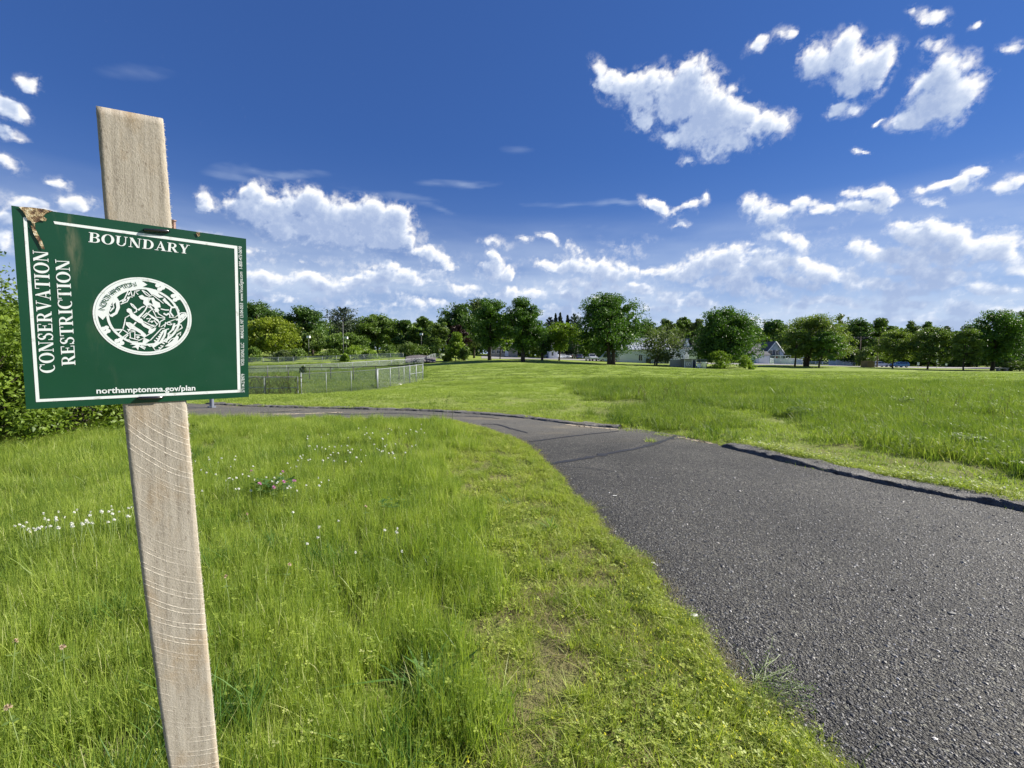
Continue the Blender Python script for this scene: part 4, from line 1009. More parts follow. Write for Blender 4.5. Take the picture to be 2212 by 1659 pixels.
def conifer(label, px, top, x0, x1, Y, kind='pine', clear=.3, seed=1, group=None, layers=14, broad=False):
    rg = np.random.default_rng(seed); g = GP(px, Y); Hh = P(px, top, Y).z - g.z; r = (P(x1, 775, Y).x - P(x0, 775, Y).x) / 2
    root = empty('conifer', (g.x, g.y, g.z - .05), 0, label, 'conifer', group)
    V = []; T = []; mb = MB(); tw = .28 if broad else .18
    mb.tube([(0, 0, -.2), (0, 0, Hh * .5), (0, 0, Hh * .97)], [tw, tw * .7, .03], 7)
    for i in range(layers):
        t = i / (layers - 1); z = Hh * (clear + (1 - clear) * t * .97)
        rr = r * ((1 - t) ** .8 * .95 + .08) if not broad else r * np.interp(t, [0, .25, .6, .85, 1], [.55, .95, 1., .75, .25])
        nb = 7 if broad else 9
        for b in range(nb):
            a = rg.uniform(0, 6.28); ln = rr * rg.uniform(.6, 1.12); rise = (.28 if broad else -.12) * ln
            e = Vector((math.cos(a) * ln, math.sin(a) * ln, z + rise)); s = Vector((0, 0, z - (.05 * Hh if broad else 0)))
            mb.tube([s, e], [.05, .012], 3, False)
            k = int((34 if broad else 64) * (.4 + ln / r)); u = rg.uniform(.25, 1.05, k)[:, None]
            p = np.array(s) * (1 - u) + np.array(e) * u + rg.normal(0, 1, (k, 3)) * (ln * .12, ln * .12, ln * .06 + (.08 if broad else .35))
            V.append(p); T.append(rg.uniform(0, 1, k) * .5 + .5 * rg.random())
    C = np.concatenate(V); v, f = leaf_quads(C, .50 if broad else .75, rg, .6)
    obj('crown', mesh_np('conifer_crown', v, [f], M['leaf_' + kind], False, np.repeat(np.concatenate(T), 4)), root)
    mb.build('trunk', M['bark'], root)
    return root

# far-off wood that closes the gaps behind the named trees
def woodland():
    rg = np.random.default_rng(77); V = []; T = []
    topline = [(-200, 640), (300, 660), (560, 672), (640, 690), (700, 694), (790, 684), (860, 688), (930, 686), (1000, 690), (1100, 680), (1180, 702), (1260, 700), (1380, 706), (1430, 702), (1490, 696), (1560, 696), (1650, 698), (1700, 696), (1800, 694), (1860, 696), (1920, 698), (1970, 704), (2030, 704), (2060, 708), (2100, 708), (2180, 700), (2260, 690), (2600, 670)]
    for q in range(2800):
        px = rg.uniform(-250, 2550); Y = rg.uniform(165, 200); tp = np.interp(px, *zip(*topline)) + 5 * math.sin(px * .05) + 3 * math.sin(px * .13 + 1) + 2 + rg.gamma(1.2, 6)
        g = GP(px, Y); zt = P(px, tp, Y).z; z = g.z + (zt - g.z) * rg.uniform(.0, 1) ** .6
        c = np.array([g.x, g.y, z]); m = 70; dd = rg.normal(size=(m, 3)); dd /= np.linalg.norm(dd, axis=1)[:, None]
        V.append(c + dd * (3.0, 3.0, 2.2) * (rg.uniform(.3, 1, (m, 1)) ** .5) - (0, 0, 1.6)); T.append(np.clip(rg.random() * .6 + rg.uniform(0, .4, m), 0, 1))
    C = np.concatenate(V); v, f = leaf_quads(C, 1.15, rg)
    tag(obj('woodland', mesh_np('woodland', v, [f], M['leaf_forest'], False, np.repeat(np.concatenate(T), 4))), kind='stuff')['label'] = 'dark far-off wood closing the view behind the park trees'
woodland()
GL = 'broadleaf trees along the left edge of the field'
tree('dark round-topped tree rising behind the sign\'s right edge', 560, 655, 500, 612, 150, 'mapledark', 'round', clumps=60, leaf=.55)
tree('yellow-green tree nearest the right edge of the sign', 588, 689, 528, 645, 118, 'olive', 'wide', clear=.04, clumps=75, per=100, leaf=.42, rugged=.35)
tree('tall dark ragged tree between the yellow-green tree and the grey pine', 660, 666, 606, 708, 150, 'mapledark', 'wide', clumps=70, leaf=.55, rugged=.4)
tree('low bushy tree standing in front of the tall dark ragged tree', 676, 716, 640, 712, 125, 'forest2', 'bush', clear=.06, clumps=45, leaf=.42)
tree('low dark tree right of the yellow-green tree with a light pole before it', 745, 722, 700, 792, 122, 'forest', 'wide', clear=.05, clumps=50, leaf=.42)
conifer('grey-green pine with upswept branches left of the grassy field', 742, 664, 704, 778, 135, 'pine', .28, 5, layers=15, broad=True)
tree('broad green tree right of the grey pine', 816, 681, 774, 856, 140, 'forest', 'round', clumps=70, leaf=.5)
tree('dark tree with a low notch in its top, left of the slender pale tree', 874, 692, 846, 902, 140, 'mapledark', 'oval', clumps=45, leaf=.5)
tree('small-topped green tree right of the dark notched tree', 912, 684, 888, 940, 138, 'forest', 'oval', clumps=45, leaf=.48, rugged=.35)
tree('slender pale green tree by the far corner of the fence', 946, 693, 922, 974, 125, 'forest2', 'oval', clear=.05, clumps=60, per=90, leaf=.36, forks=2, trunk=.12)
tree('conical light green small tree at the field\'s left corner', 984, 717, 966, 1004, 104, 'fresh', 'cone', clear=.03, clumps=45, per=80, leaf=.3, trunk=.1, cl=.24)
tree('low green bush beside the conical small tree', 1002, 744, 990, 1016, 102, 'forest2', 'bush', clear=.0, clumps=16, per=70, leaf=.3, trunk=.06, cl=.3, cat='bush', name='shrub')
tree('large dark tree at the left of the tall group', 990, 656, 953, 1030, 135, 'mapledark', 'round', clumps=75, leaf=.5, rugged=.35)
tree('grey-green tree top showing behind the tall group', 1024, 647, 996, 1062, 142, 'willow', 'oval', clumps=55, leaf=.5, rugged=.3)
tree('copper-leaved dark tree below the large dark tree', 990, 702, 970, 1010, 118, 'beech', 'round', clear=.04, clumps=40, leaf=.4)
tree('tall dense maple, left one of the pair on the lawn', 1058, 645, 1022, 1098, 98, 'maple', 'oval', clear=.16, clumps=110, per=120, leaf=.30, trunk=.36, inner=.4)
tree('tall dense maple with sunlit right side, right one of the pair on the lawn', 1129.5, 644, 1090, 1170, 95, 'maple', 'wide', clear=.14, clumps=120, per=125, leaf=.30, trunk=.42, inner=.4)
tree('small round tree between the trunks of the two tall maples', 1080, 716, 1068, 1104, 112, 'fresh', 'round', clear=.3, clumps=28, per=70, leaf=.3, trunk=.12)
tree('dark bushy tree with forked trunk beside the light green tree', 1171, 722, 1160, 1192, 106, 'mapledark', 'oval', clear=.22, clumps=32, per=80, leaf=.32, trunk=.14, forks=2)
for i, (px, tp, a, b) in enumerate([(1187, 684, 1170, 1204), (1199.5, 681, 1186, 1213), (1209.4, 678, 1195, 1223), (1225, 683, 1212, 1238), (1239, 677, 1222, 1256)]):
    conifer(['dark spruce, leftmost of the row behind the light green tree', 'dark spruce, second from left of the spruce row', 'dark pointed spruce in the middle of the spruce row', 'dark spruce, second from right of the spruce row', 'grey-green spruce at the right end, beside the biggest tree'][i], px, tp, a, b, 160, 'pine' if i in (0, 4) else 'spruce', .06, 30 + i, 'spruces showing over the light green tree', 15 if i in (0, 4) else 11, i in (0, 4))
tree('round light green tree on the lawn left of the biggest tree', 1207.6, 698, 1182, 1250, 108, 'fresh', 'round', clear=.24, clumps=70, per=95, leaf=.32, trunk=.2)
tree('biggest tree, high domed and dark, with two trunks close together', 1320, 634, 1246, 1381, 100, 'maple', 'round', clear=.11, clumps=170, per=130, leaf=.32, trunk=.45, forks=2, rugged=.38, cl=.15, inner=.4)
tree('airy grey-green multi-stemmed tree in front of the white house', 1417, 706, 1381, 1482, 102, 'willow', 'vase', clear=.10, clumps=95, per=75, leaf=.24, trunk=.10, forks=4, cl=.17, droop=.5)
tree('dark tree top just right of the biggest tree', 1398, 692, 1368, 1428, 150, 'mapledark', 'round', clumps=45, leaf=.5)
tree('green tree top above the airy grey-green tree', 1440, 688, 1418, 1462, 155, 'forest2', 'oval', clumps=40, leaf=.5)
tree('tall narrow tree top left of the broad dark maple', 1472, 682, 1452, 1492, 158, 'forest', 'oval', clumps=40, leaf=.5)
tree('dull green tree top touching the broad dark maple', 1502, 684, 1486, 1524, 155, 'willow', 'oval', clumps=35, leaf=.5)
tree('broad dark maple reaching nearly to the ground behind two bushes', 1562, 664, 1500, 1632, 105, 'maple', 'wide', clear=.03, clumps=180, per=130, leaf=.32, trunk=.5, rugged=.3, cl=.14, inner=.4)
tree('sunlit round bush left of the pair before the broad maple', 1553, 758, 1530, 1578, 97, 'fresh', 'bush', clear=.0, clumps=40, per=80, leaf=.22, trunk=.06, cl=.26, cat='bush', name='shrub')
tree('smaller loose bush right of the pair before the broad maple', 1611, 768, 1594, 1628, 95, 'fresh', 'bush', clear=.0, clumps=28, per=70, leaf=.2, trunk=.05, cl=.26, cat='bush', name='shrub')
tree('dark green tree behind the blue-grey gabled house', 1664, 690, 1630, 1700, 175, 'maple', 'round', clumps=60, leaf=.55)
tree('broad feathery tree with flat top and leaning second trunk', 1742, 683, 1692, 1828, 115, 'honey', 'wide', clear=.18, clumps=165, per=105, leaf=.30, trunk=.34, forks=2, cl=.14, rugged=.25)
tree('small dark-stemmed tree at the left under the broad feathery tree', 1717.5, 712, 1698, 1744, 112, 'forest', 'round', clear=.2, clumps=45, per=85, leaf=.3, trunk=.2)
tree('small dense tree at the right under the broad feathery tree', 1770, 718, 1752, 1818, 108, 'maple', 'oval', clear=.2, clumps=60, per=95, leaf=.3, trunk=.18)
tree('thin see-through tree top rising right of the broad feathery tree', 1811, 675, 1794, 1830, 160, 'willow', 'oval', clear=.3, clumps=60, per=26, leaf=.45, trunk=.12, cl=.14, rugged=.45)
tree('dark tree mass behind the left utility pole', 1845, 688, 1808, 1880, 150, 'mapledark', 'wide', clear=.03, clumps=75, leaf=.52)
tree('dark tree with a pointed tuft behind the right utility pole', 1906, 688, 1874, 1934, 152, 'forest', 'oval', clear=.03, clumps=60, leaf=.52, rugged=.4)
tree('low light green tree between the two utility poles', 1872, 750, 1850, 1892, 142, 'forest2', 'bush', clear=.0, clumps=26, per=70, leaf=.4, trunk=.08, cl=.28)
tree('thin crooked tree top above the car park', 1964, 692, 1946, 1984, 158, 'forest2', 'oval', clear=.15, clumps=60, per=45, leaf=.45, trunk=.12, cl=.15, rugged=.5)
tree('thin leaning tree top right of the crooked one', 2001, 693, 1984, 2018, 158, 'forest', 'oval', clear=.15, clumps=60, per=45, leaf=.45, trunk=.12, cl=.15, rugged=.5)
tree('young street tree in front of the blue car', 1929.3, 714, 1899, 1977, 113, 'honey', 'oval', clear=.16, clumps=75, per=90, leaf=.3, trunk=.16)
tree('young street tree with spreading right side, right of the blue car', 2004.6, 706, 1972, 2061, 108, 'forest2', 'oval', clear=.15, clumps=90, per=95, leaf=.3, trunk=.18)
tree('far dark round tree top between two young street trees', 2041, 703, 2024, 2058, 165, 'spruce', 'round', clumps=35, leaf=.5)
tree('young slim tree with thin trunk beside the large oak at the right', 2082.7, 710, 2058, 2118, 100, 'forest2', 'oval', clear=.2, clumps=65, per=85, leaf=.28, trunk=.14)
tree('large dense round tree near the right margin', 2145, 671, 2098, 2206, 103, 'maple', 'round', clear=.13, clumps=140, per=120, leaf=.3, trunk=.36, rugged=.25)
tree('tall tree cut off by the right margin of the view', 2232, 660, 2190, 2290, 125, 'mapledark', 'round', clear=.08, clumps=90, leaf=.4)
tree('dark hedge-like tree behind the slim young tree', 2070, 745, 2030, 2110, 145, 'mapledark', 'bush', clear=.0, clumps=60, leaf=.45, cl=.2)
tree('dark bushy tree behind the large dense round tree', 2165, 730, 2110, 2215, 145, 'mapledark', 'bush', clear=.0, clumps=75, leaf=.45, cl=.18)
tree('dark bushy tree behind the blue car', 1990, 742, 1945, 2035, 155, 'mapledark', 'bush', clear=.0, clumps=60, leaf=.5, cl=.2)
tree('clipped rounded shrub at the right margin under the large tree', 2200, 781, 2176, 2228, 98, 'forest2', 'bush', clear=.0, clumps=40, per=70, leaf=.2, trunk=.05, cl=.24, cat='bush', name='shrub')
tree('small loose shrub left of the clipped rounded shrub', 2173, 788, 2164, 2184, 99, 'forest2', 'bush', clear=.0, clumps=14, per=60, leaf=.2, trunk=.04, cl=.3, cat='bush', name='shrub')
# scrub along the far fence
for i, (px, tp, a, b, Y, kd, lab) in enumerate([(545, 752, 528, 566, 104, 'forest', 'scrubby bush at the sign\'s edge by the far fence'), (610, 759, 588, 634, 106, 'willow', 'brownish scrub bush under the yellow-green tree'), (640, 755, 622, 660, 108, 'forest2', 'scrubby green bush right of the brownish scrub'),
        (716, 756, 698, 736, 112, 'forest2', 'scrubby bush left of the tall thin pole'), (770, 750, 746, 792, 110, 'fresh', 'yellow-green scrub bush right of the tall thin pole'), (800, 757, 784, 816, 110, 'fresh', 'small yellow-green scrub bush behind the far fence'), (742, 764, 736, 752, 104, 'fresh', 'low weed clump against the far fence under the thin pole'),
        (836, 748, 812, 862, 116, 'forest', 'dark scrub bush behind the gap in the far fence'), (880, 740, 858, 908, 118, 'forest2', 'green scrub bush above the gravel slope'), (924, 744, 900, 950, 116, 'forest', 'dark scrub bush at the turn of the far fence'), (966, 762, 958, 974, 105, 'olive', 'small yellow-green bush at the fence end'),
        (654, 793, 650, 658, 72, 'willow', 'small brown weedy bush on the bank behind the middle fence')]):
    tree(lab, px, tp, a, b, Y, kd, 'bush', clear=.0, clumps=26, per=60, leaf=.3, trunk=.05, cl=.3, cat='bush', name='shrub', rugged=.4)

# the leafy shrubs behind the sign, near enough to show single leaves
def near_shrub(label, x, y, r, ry, h, seed, clumps, per, leaf=.062, kind='hedge'):
    root = empty('shrub', (x, y, H(x, y)), 0, label, 'shrub', 'leafy shrubs behind the sign')
    rg = np.random.default_rng(seed); V = []; T = []; mb = MB()
    for i in range(clumps):
        t = rg.uniform(.02, 1) ** .9; a = rg.uniform(0, 6.28); k = np.interp(t, *zip(*PROF['bush'])) * rg.uniform(.72, 1.08)
        c = np.array([math.cos(a) * r * k, math.sin(a) * ry * k, h * t * .94]); cr = .26 * rg.uniform(.7, 1.4)
        if i % 4 == 0: mb.tube([(rg.normal(0, .1), rg.normal(0, .1), 0), tuple(c * (.5, .5, .55)), tuple(c)], [.022, .013, .004], 4, False)
        m = int(per * rg.uniform(.7, 1.3)); d = rg.normal(size=(m, 3)); d /= np.linalg.norm(d, axis=1)[:, None]
        V.append(c + d * cr * (rg.uniform(.2, 1, (m, 1)) ** .5)); T.append(np.clip(rg.random() * .5 + rg.uniform(0, .5, m), 0, 1))
    C = np.concatenate(V); T = np.concatenate(T); n = len(C)
    N = rg.normal(size=(n, 3)); N[:, 2] += .7; N /= np.linalg.norm(N, axis=1)[:, None]; U = np.cross(N, rg.normal(size=(n, 3))); U /= np.linalg.norm(U, axis=1)[:, None]; W2 = np.cross(N, U)
    s = (leaf * rg.uniform(.6, 1.4, n))[:, None]
    pts = [C, C + U * s * .45 + W2 * s * .33 + N * s * .06, C + U * s * 1.15 - N * s * .12, C + U * s * .45 - W2 * s * .33 + N * s * .06]
    v = np.stack(pts, 1).reshape(-1, 3); i = np.arange(n)[:, None] * 4
    F = np.concatenate([i + (0, 1, 2), i + (0, 2, 3)])
    obj('foliage', mesh_np('shrub_foliage', v, [F], M['leaf_' + kind], False, np.repeat(T, 4)), root)
    mb.build('stem', M['bark'], root)
near_shrub('tall leafy shrub filling the left edge of the view behind the sign', -8.7, 6.9, 1.4, 1.35, 2.95, 201, 190, 130)
near_shrub('lower leafy shrub seen between the sign\'s bottom edge and the grass', -8.45, 8.6, 1.15, 1.3, 1.75, 202, 120, 120)
near_shrub('leafy shrub furthest along the row, just left of the stake', -8.75, 10.1, 1.0, .9, 1.6, 203, 80, 110)
near_shrub('thin twiggy sapling poking above the tall leafy shrub', -9.1, 8.0, .45, .45, 3.35, 204, 34, 50, .06, 'forest2')

# ------------------------------------------------------------------ chain-link fences
def fence(label, nodes, h, post_at=None, spacing=2.6, mat='galv', cell=.055, cat='fence', rail=True, thick=(), wire_r=.0016, group=None, fat=1., extra_rail=None):
    """nodes: (px, Y) or Vector ground points; posts evenly spaced unless post_at gives px columns"""
    pts = [GP(px, Y) for px, Y in nodes]; root = empty('chain_link_fence', pts[0], 0, label, cat, group); o0 = pts[0]
    seg = [(pts[i + 1] - pts[i]).length for i in range(len(pts) - 1)]; tot = sum(seg)
    def at(s):
        for i, L in enumerate(seg):
            if s <= L or i == len(seg) - 1:
                p = pts[i].lerp(pts[i + 1], s / L); p.z = H(p.x, p.y); return p
            s -= L
    if post_at is None: ss = [tot * k / max(1, round(tot / spacing)) for k in range(max(1, round(tot / spacing)) + 1)]
    else:
        fine = [k * tot / 800 for k in range(801)]; cols = []
        for f in fine:
            q = at(f) - CAM; d = q.dot(CF); cols.append(1106 + FPX * q.dot(CR) / d)
        ss = [fine[int(np.argmin(np.abs(np.array(cols) - c)))] for c in post_at]
    shared = {}
    for k, s in enumerate(ss):
        p = at(s) - o0; r = (.032 if k in thick else .021) * fat
        if r not in shared:
            mb = MB(); mb.tube([(0, 0, -.3), (0, 0, h + .03)], r, 8); mb.tube([(0, 0, h + .03), (0, 0, h + .06)], [r * 1.15, r * .5], 8)
            shared[r] = mb.mesh('fence_post', M[mat], True)
        obj('post', shared[r], root, p)
    if rail:
        mb = MB(); mb.tube([at(ss[0] + (ss[-1] - ss[0]) * k / 60) - o0 + Vector((0, 0, h)) for k in range(61)], .019 * fat, 6); mb.build('top_rail', M[mat], root)
    if extra_rail:
        mb = MB(); a, b = extra_rail; mb.tube([at(ss[a]) - o0 + Vector((0, 0, h * .52)), at(ss[b]) - o0 + Vector((0, 0, h * .52))], .017, 6); mb.build('middle_rail', M[mat], root)
    # woven wire: two crossing families of strands
    V = []; F = []; s0, s1 = ss[0], ss[-1]; L = s1 - s0; n = int(L / cell)
    zs = [0, h]; P_ = [at(s0 + L * k / 80) - o0 for k in range(81)]; sx = np.linspace(s0, s1, 81); PX = np.array([(p.x, p.y, p.z) for p in P_])
    for fam in (1, -1):
        for k in range(-int(h / cell), n + int(h / cell)):
            a = s0 + k * cell; b = a + fam * h; za, zb = .02, h
            lo, hi = s0, s1
            if a < lo or a > hi or b < lo or b > hi:
                if (a < lo and b < lo) or (a > hi and b > hi): continue
                t0 = 0; t1 = 1
                for lim in (lo, hi):
                    t = (lim - a) / (b - a)
                    if 0 < t < 1:
                        if (a < lo and lim == lo) or (a > hi and lim == hi): t0 = max(t0, t)
                        else: t1 = min(t1, t)
                a, b, za, zb = a + (b - a) * t0, a + (b - a) * t1, .02 + (h - .02) * t0, .02 + (h - .02) * t1
            A = np.array([np.interp(a, sx, PX[:, i]) for i in range(3)]) + (0, 0, za); B = np.array([np.interp(b, sx, PX[:, i]) for i in range(3)]) + (0, 0, zb)
            o = len(V); w = wire_r; V += [A + (0, 0, w * 1.4), A - (0, 0, w * 1.4), B - (0, 0, w * 1.4), B + (0, 0, w * 1.4)]; F.append((o, o + 1, o + 2, o + 3))
    m = obj('wire_mesh', mesh_np('wire_mesh', V, [np.array(F)], M['wire']), root); m['kind'] = 'stuff'
    return root
fence('front run of galvanised chain-link fence ending at the bright corner post', [(649, 26.0), (815, 28.0)], 1.22, [651, 705, 759, 815], thick=(0, 3), fat=.85)
fence('short chain-link run going back from the corner post to the field', [(815.5, 28.05), (914, 35.6)], 1.25, [815.5, 843.4, 873, 885.4, 899, 913.5], thick=(0, 3, 4, 5), extra_rail=(3, 5))
fence('dark-posted chain-link fence behind the enclosure', [(885, 35.9), (750, 40), (578, 42), (480, 42)], 1.25, [885, 862, 812, 764, 715, 669, 623, 578, 536, 500], mat='blackpost', fat=1.7)
fence('middle chain-link fence running along the bank and away to the trees', [(490, 74), (536, 75), (737, 85), (914, 100), (967, 130)], 1.25, spacing=3., cell=.11, wire_r=.007, fat=1.9)
fence('far chain-link fence under the scrub at the foot of the trees', [(500, 98), (567, 100), (740, 105), (815, 108), (871, 110)], 1.25, spacing=3., cell=.11, wire_r=.007, fat=1.9)
fence('short dark-looking chain-link stretch behind the gravel slope', [(893, 118), (948, 128)], 1.25, spacing=3., cell=.11, wire_r=.007, fat=1.9)
def gate(label, px0, px1, Y0, Y1, h, handed):
    a = GP(px0, Y0); b = GP(px1, Y1); a.z += .08; b.z = a.z + (b.z - a.z) * .5 + .05; root = empty('gate', a, 0, label, 'gate', 'leaves of the pipe gate'); d = b - a
    up = Vector((0, 0, 1)); mb = MB(); Z0 = Vector()
    for nm, p, q in (('top_bar', up * h, d + up * h), ('lower_bar', up * .28, d + up * .34)):
        mb = MB(); mb.tube([p, q], .024, 7); mb.build(nm, M['galv'], root)
    for p in (Z0, d):
        mb = MB(); mb.tube([p, p + up * (h + .02)], .024, 7); mb.build('upright', M['galv'], root)
    V = []; F = []; L = d.length; u = d / L
    for fam in (1, -1):
        for k in range(-int(h / .055), int(L / .055) + int(h / .055)):
            x0 = k * .055; x1 = x0 + fam * h; t0, t1 = 0., 1.
            if (x0 < 0 and x1 < 0) or (x0 > L and x1 > L): continue
            for lim, sg in ((0, 1), (L, -1)):
                t = (lim - x0) / (x1 - x0)
                if 0 < t < 1:
                    if sg * (x0 - lim) < 0: t0 = max(t0, t)
                    else: t1 = min(t1, t)
            A = u * (x0 + (x1 - x0) * t0) + up * h * t0; B = u * (x0 + (x1 - x0) * t1) + up * h * t1; o = len(V); w = Vector((0, 0, .003))
            V += [A + w, A - w, B - w, B + w]; F.append((o, o + 1, o + 2, o + 3))
    m = obj('wire_mesh', mesh_np('wire_mesh', [tuple(v) for v in V], [np.array(F)], M['wire']), root); m['kind'] = 'stuff'
gate('right leaf of the low pipe gate beside the front fence run', 572, 642, 25.7, 25.9, .93, 1)
gate('left leaf of the low pipe gate, half hidden by the sign', 497, 569, 25.4, 25.6, .93, -1)
# dry vines tangled over the gate
def vines():
    rg = np.random.default_rng(8); root = empty('dry_vine', GP(600, 25.9), 0, 'dry brown vine tangled over the low gate and its posts', 'vine'); mb = MB(); a = GP(500, 25.5) - root.location; b = GP(652, 26.0) - root.location
    for k in range(190):
        t = rg.uniform(0, 1); p = a.lerp(b, t) + Vector((0, rg.uniform(-.15, .15), 0)); pth = [p + Vector((0, 0, .05))]
        for j in range(6): pth.append(pth[-1] + Vector((rg.normal(0, .12), rg.normal(0, .03), rg.uniform(.02, .26) * (1 if t < .8 else 1.1))))
        mb.tube(pth, .006, 3, False)
    for k in range(9): mb.tube([a.lerp(b, k / 9) + Vector((0, 0, .95 + rg.normal(0, .06))), a.lerp(b, (k + .6) / 9) + Vector((0, 0, 1.02 + rg.normal(0, .08))), a.lerp(b, (k + 1) / 9) + Vector((0, 0, 1.0 + rg.normal(0, .06)))], .02, 4, False)
    o = mb.build('branch', simple('dry_vine', (.13, .095, .068), .9, var=.3), root); o['kind'] = 'stuff'
vines()

def post_thing(name, label, cat, px, Y, h, r, mat, group=None, base=False, z0=None):
    g = GP(px, Y); root = empty(name, g, 0, label, cat, group); mb = MB(); mb.tube([(0, 0, -.2), (0, 0, h)], r, 10); mb.tube([(0, 0, h), (0, 0, h + r * .5)], [r, r * .5], 10); mb.build('post', mat, root, False)
    if base: mb = MB(); mb.tube([(0, 0, .015), (0, 0, .05)], r * 1.9, 10); mb.build('base_plate', mat, root)
    return root
post_thing('bollard', 'grey steel bollard standing on the tarmac just right of the stake', 'bollard', 454, 12.9, 1.0, .055, simple('bollard_grey', (.20, .22, .27), .5, .3), base=True)
M['mush'] = simple('pale_boulder', (.55, .52, .47), .9, var=.2, scale=6)
def rock(label, x, y, s, seed, mat='stone', group=None, name='rock', flat=.6):
    rg = np.random.default_rng(seed); import bmesh
    bm = bmesh.new(); bmesh.ops.create_icosphere(bm, subdivisions=2, radius=1)
    nz = perlin(np.array([v.co for v in bm.verts]) * 1.3 + seed) * .6
    for v, k in zip(bm.verts, nz): v.co = Vector((v.co.x * 1.2, v.co.y * .9, v.co.z * flat)) * (1 + k) * s
    me = bpy.data.meshes.new(name); bm.to_mesh(me); bm.free(); me.materials.append(M[mat])
    return tag(obj(name, me, None, (x, y, H(x, y) + s * flat * .4)), label, 'rock', group)
g = GP(863, 31.2); rock('white-topped rock at the foot of the side fence', g.x, g.y, .14, 3, 'mush')
g = GP(652, 25.6); rock('small reddish stone at the gate post foot', g.x, g.y, .12, 4, 'stone')
# gravel slope behind the fences
def gravel_slope():
    rg = np.random.default_rng(21); V = []; F = []
    for q in range(3200):
        px = rg.uniform(878, 940); Y = rg.uniform(101, 112); g_ = GP(px, Y); s = rg.uniform(.12, .32); n = len(V); zz = .25 + .5 * math.sin((px - 878) / 62 * 3.14)
        for k in range(4):
            a = k * 1.57 + rg.uniform(0, 1); V.append((g_.x + math.cos(a) * s, g_.y + math.sin(a) * s, g_.z + zz * rg.uniform(.3, 1)))
        V.append((g_.x, g_.y, g_.z + zz + s * .5)); F += [(n + k, n + (k + 1) % 4, n + 4) for k in range(4)]
    tag(obj('gravel_slope', mesh_np('gravel_slope', V, [np.array(F)], simple('slope_stone', (.12, .11, .115), .95, var=.4, scale=1.))), kind='stuff')
gravel_slope()

# ------------------------------------------------------------------ far road, car park
def flat_strip(name, a, b, mat, z=.04, n=60):
    A = [GP(*p) for p in a]; B = [GP(*p) for p in b]; ta = np.linspace(0, 1, len(A)); t = np.linspace(0, 1, n)
    f = lambda L: np.stack([np.interp(t, ta, [p[i] for p in L]) for i in (0, 1)], 1)
    a2, b2 = f(A), f(B); W_ = np.linspace(0, 1, 6)[None, :, None]; G_ = a2[:, None] * (1 - W_) + b2[:, None] * W_
    X, Y = G_[..., 0].ravel(), G_[..., 1].ravel(); i = np.arange(n - 1)[:, None] * 6 + np.arange(5)[None]
    F = np.stack([i, i + 1, i + 7, i + 6], -1).reshape(-1, 4)
    tag(obj(name, mesh_np(name, np.stack([X, Y, Hn(X, Y) + z], 1), [F[:, ::-1]], mat)), kind='structure')
M['farroad'] = simple('far_road', (.26, .25, .24), .9, var=.08, scale=.3)
flat_strip('road', [(1500, 122), (1640, 124), (1890, 124), (2110, 122), (2400, 118)], [(1500, 136), (1640, 140), (1890, 146), (2110, 140), (2400, 134)], M['farroad'])
flat_strip('car_park', [(1040, 140), (1150, 136), (1260, 122), (1345, 117)], [(1040, 160), (1150, 160), (1260, 150), (1345, 140)], M['farroad'])
flat_strip('path', [(640, 150), (720, 151), (800, 152)], [(640, 153), (720, 154.5), (800, 155)], simple('pale_path', (.55, .5, .4), .9), .06)

# ------------------------------------------------------------------ buildings
def window(root, x, z, w, h, y, face=1, mat='glass', shutters=False, name='window'):
    mb = MB(); mb.box((x, y - .03, z), (w, .06, h)); f = mb.build(name, M['white'], root)
    for sx in (-1, 1):
        mb = MB(); mb.box((x + sx * w * .22, y - .075, z), (w * .36, .03, h * .84)); mb.build('pane', M[mat], f)
    if shutters:
        for sx in (-1, 1):
            mb = MB(); mb.box((x + sx * (w * .5 + .22), y - .04, z), (.36, .05, h)); mb.build('shutter', M['shutter'], root)
def boards(root, x0, x1, z0, z1, y, mat, step=.25, peak=None):
    """horizontal siding boards lapped one over another, as one part"""
    mb = MB(); z = z0
    while z < z1:
        a, b = x0, x1
        if peak and z > peak[0]:
            t = (z - peak[0]) / (peak[2] - peak[0]); a = x0 + (peak[1] - x0) * t; b = x1 + (peak[1] - x1) * t
        if b - a > .1: mb.poly([(a, y - .03, z), (b, y - .03, z), (b, y, z + step), (a, y, z + step), (a, y + .02, z), (b, y + .02, z)], [(0, 1, 2, 3), (0, 4, 5, 1)])
        z += step
    o = mb.build('siding', mat, root); o['kind'] = 'stuff'
def gable(mb, x0, x1, y0, y1, z0, z1, axis='x', over=.25):
    """roof block, ridge along axis"""
    if axis == 'x':
        ym = (y0 + y1) / 2; pr = [(y0 - over, z0 - .12), (ym, z1), (y1 + over, z0 - .12), (y1 + over, z0), (ym, z1 + .16), (y0 - over, z0)]
        n = len(mb.v); mb.v += [(x0 - over, y, z) for y, z in pr] + [(x1 + over, y, z) for y, z in pr]
    else:
        xm = (x0 + x1) / 2; pr = [(x0 - over, z0 - .12), (xm, z1), (x1 + over, z0 - .12), (x1 + over, z0), (xm, z1 + .16), (x0 - over, z0)]
        n = len(mb.v); mb.v += [(x, y0 - over, z) for x, z in pr] + [(x, y1 + over, z) for x, z in pr]
    mb.f.append(tuple(n + i for i in range(6))); mb.f.append(tuple(n + 6 + i for i in reversed(range(6))))
    for i in range(6): j = (i + 1) % 6; mb.f.append((n + i, n + 6 + i, n + 6 + j, n + j))
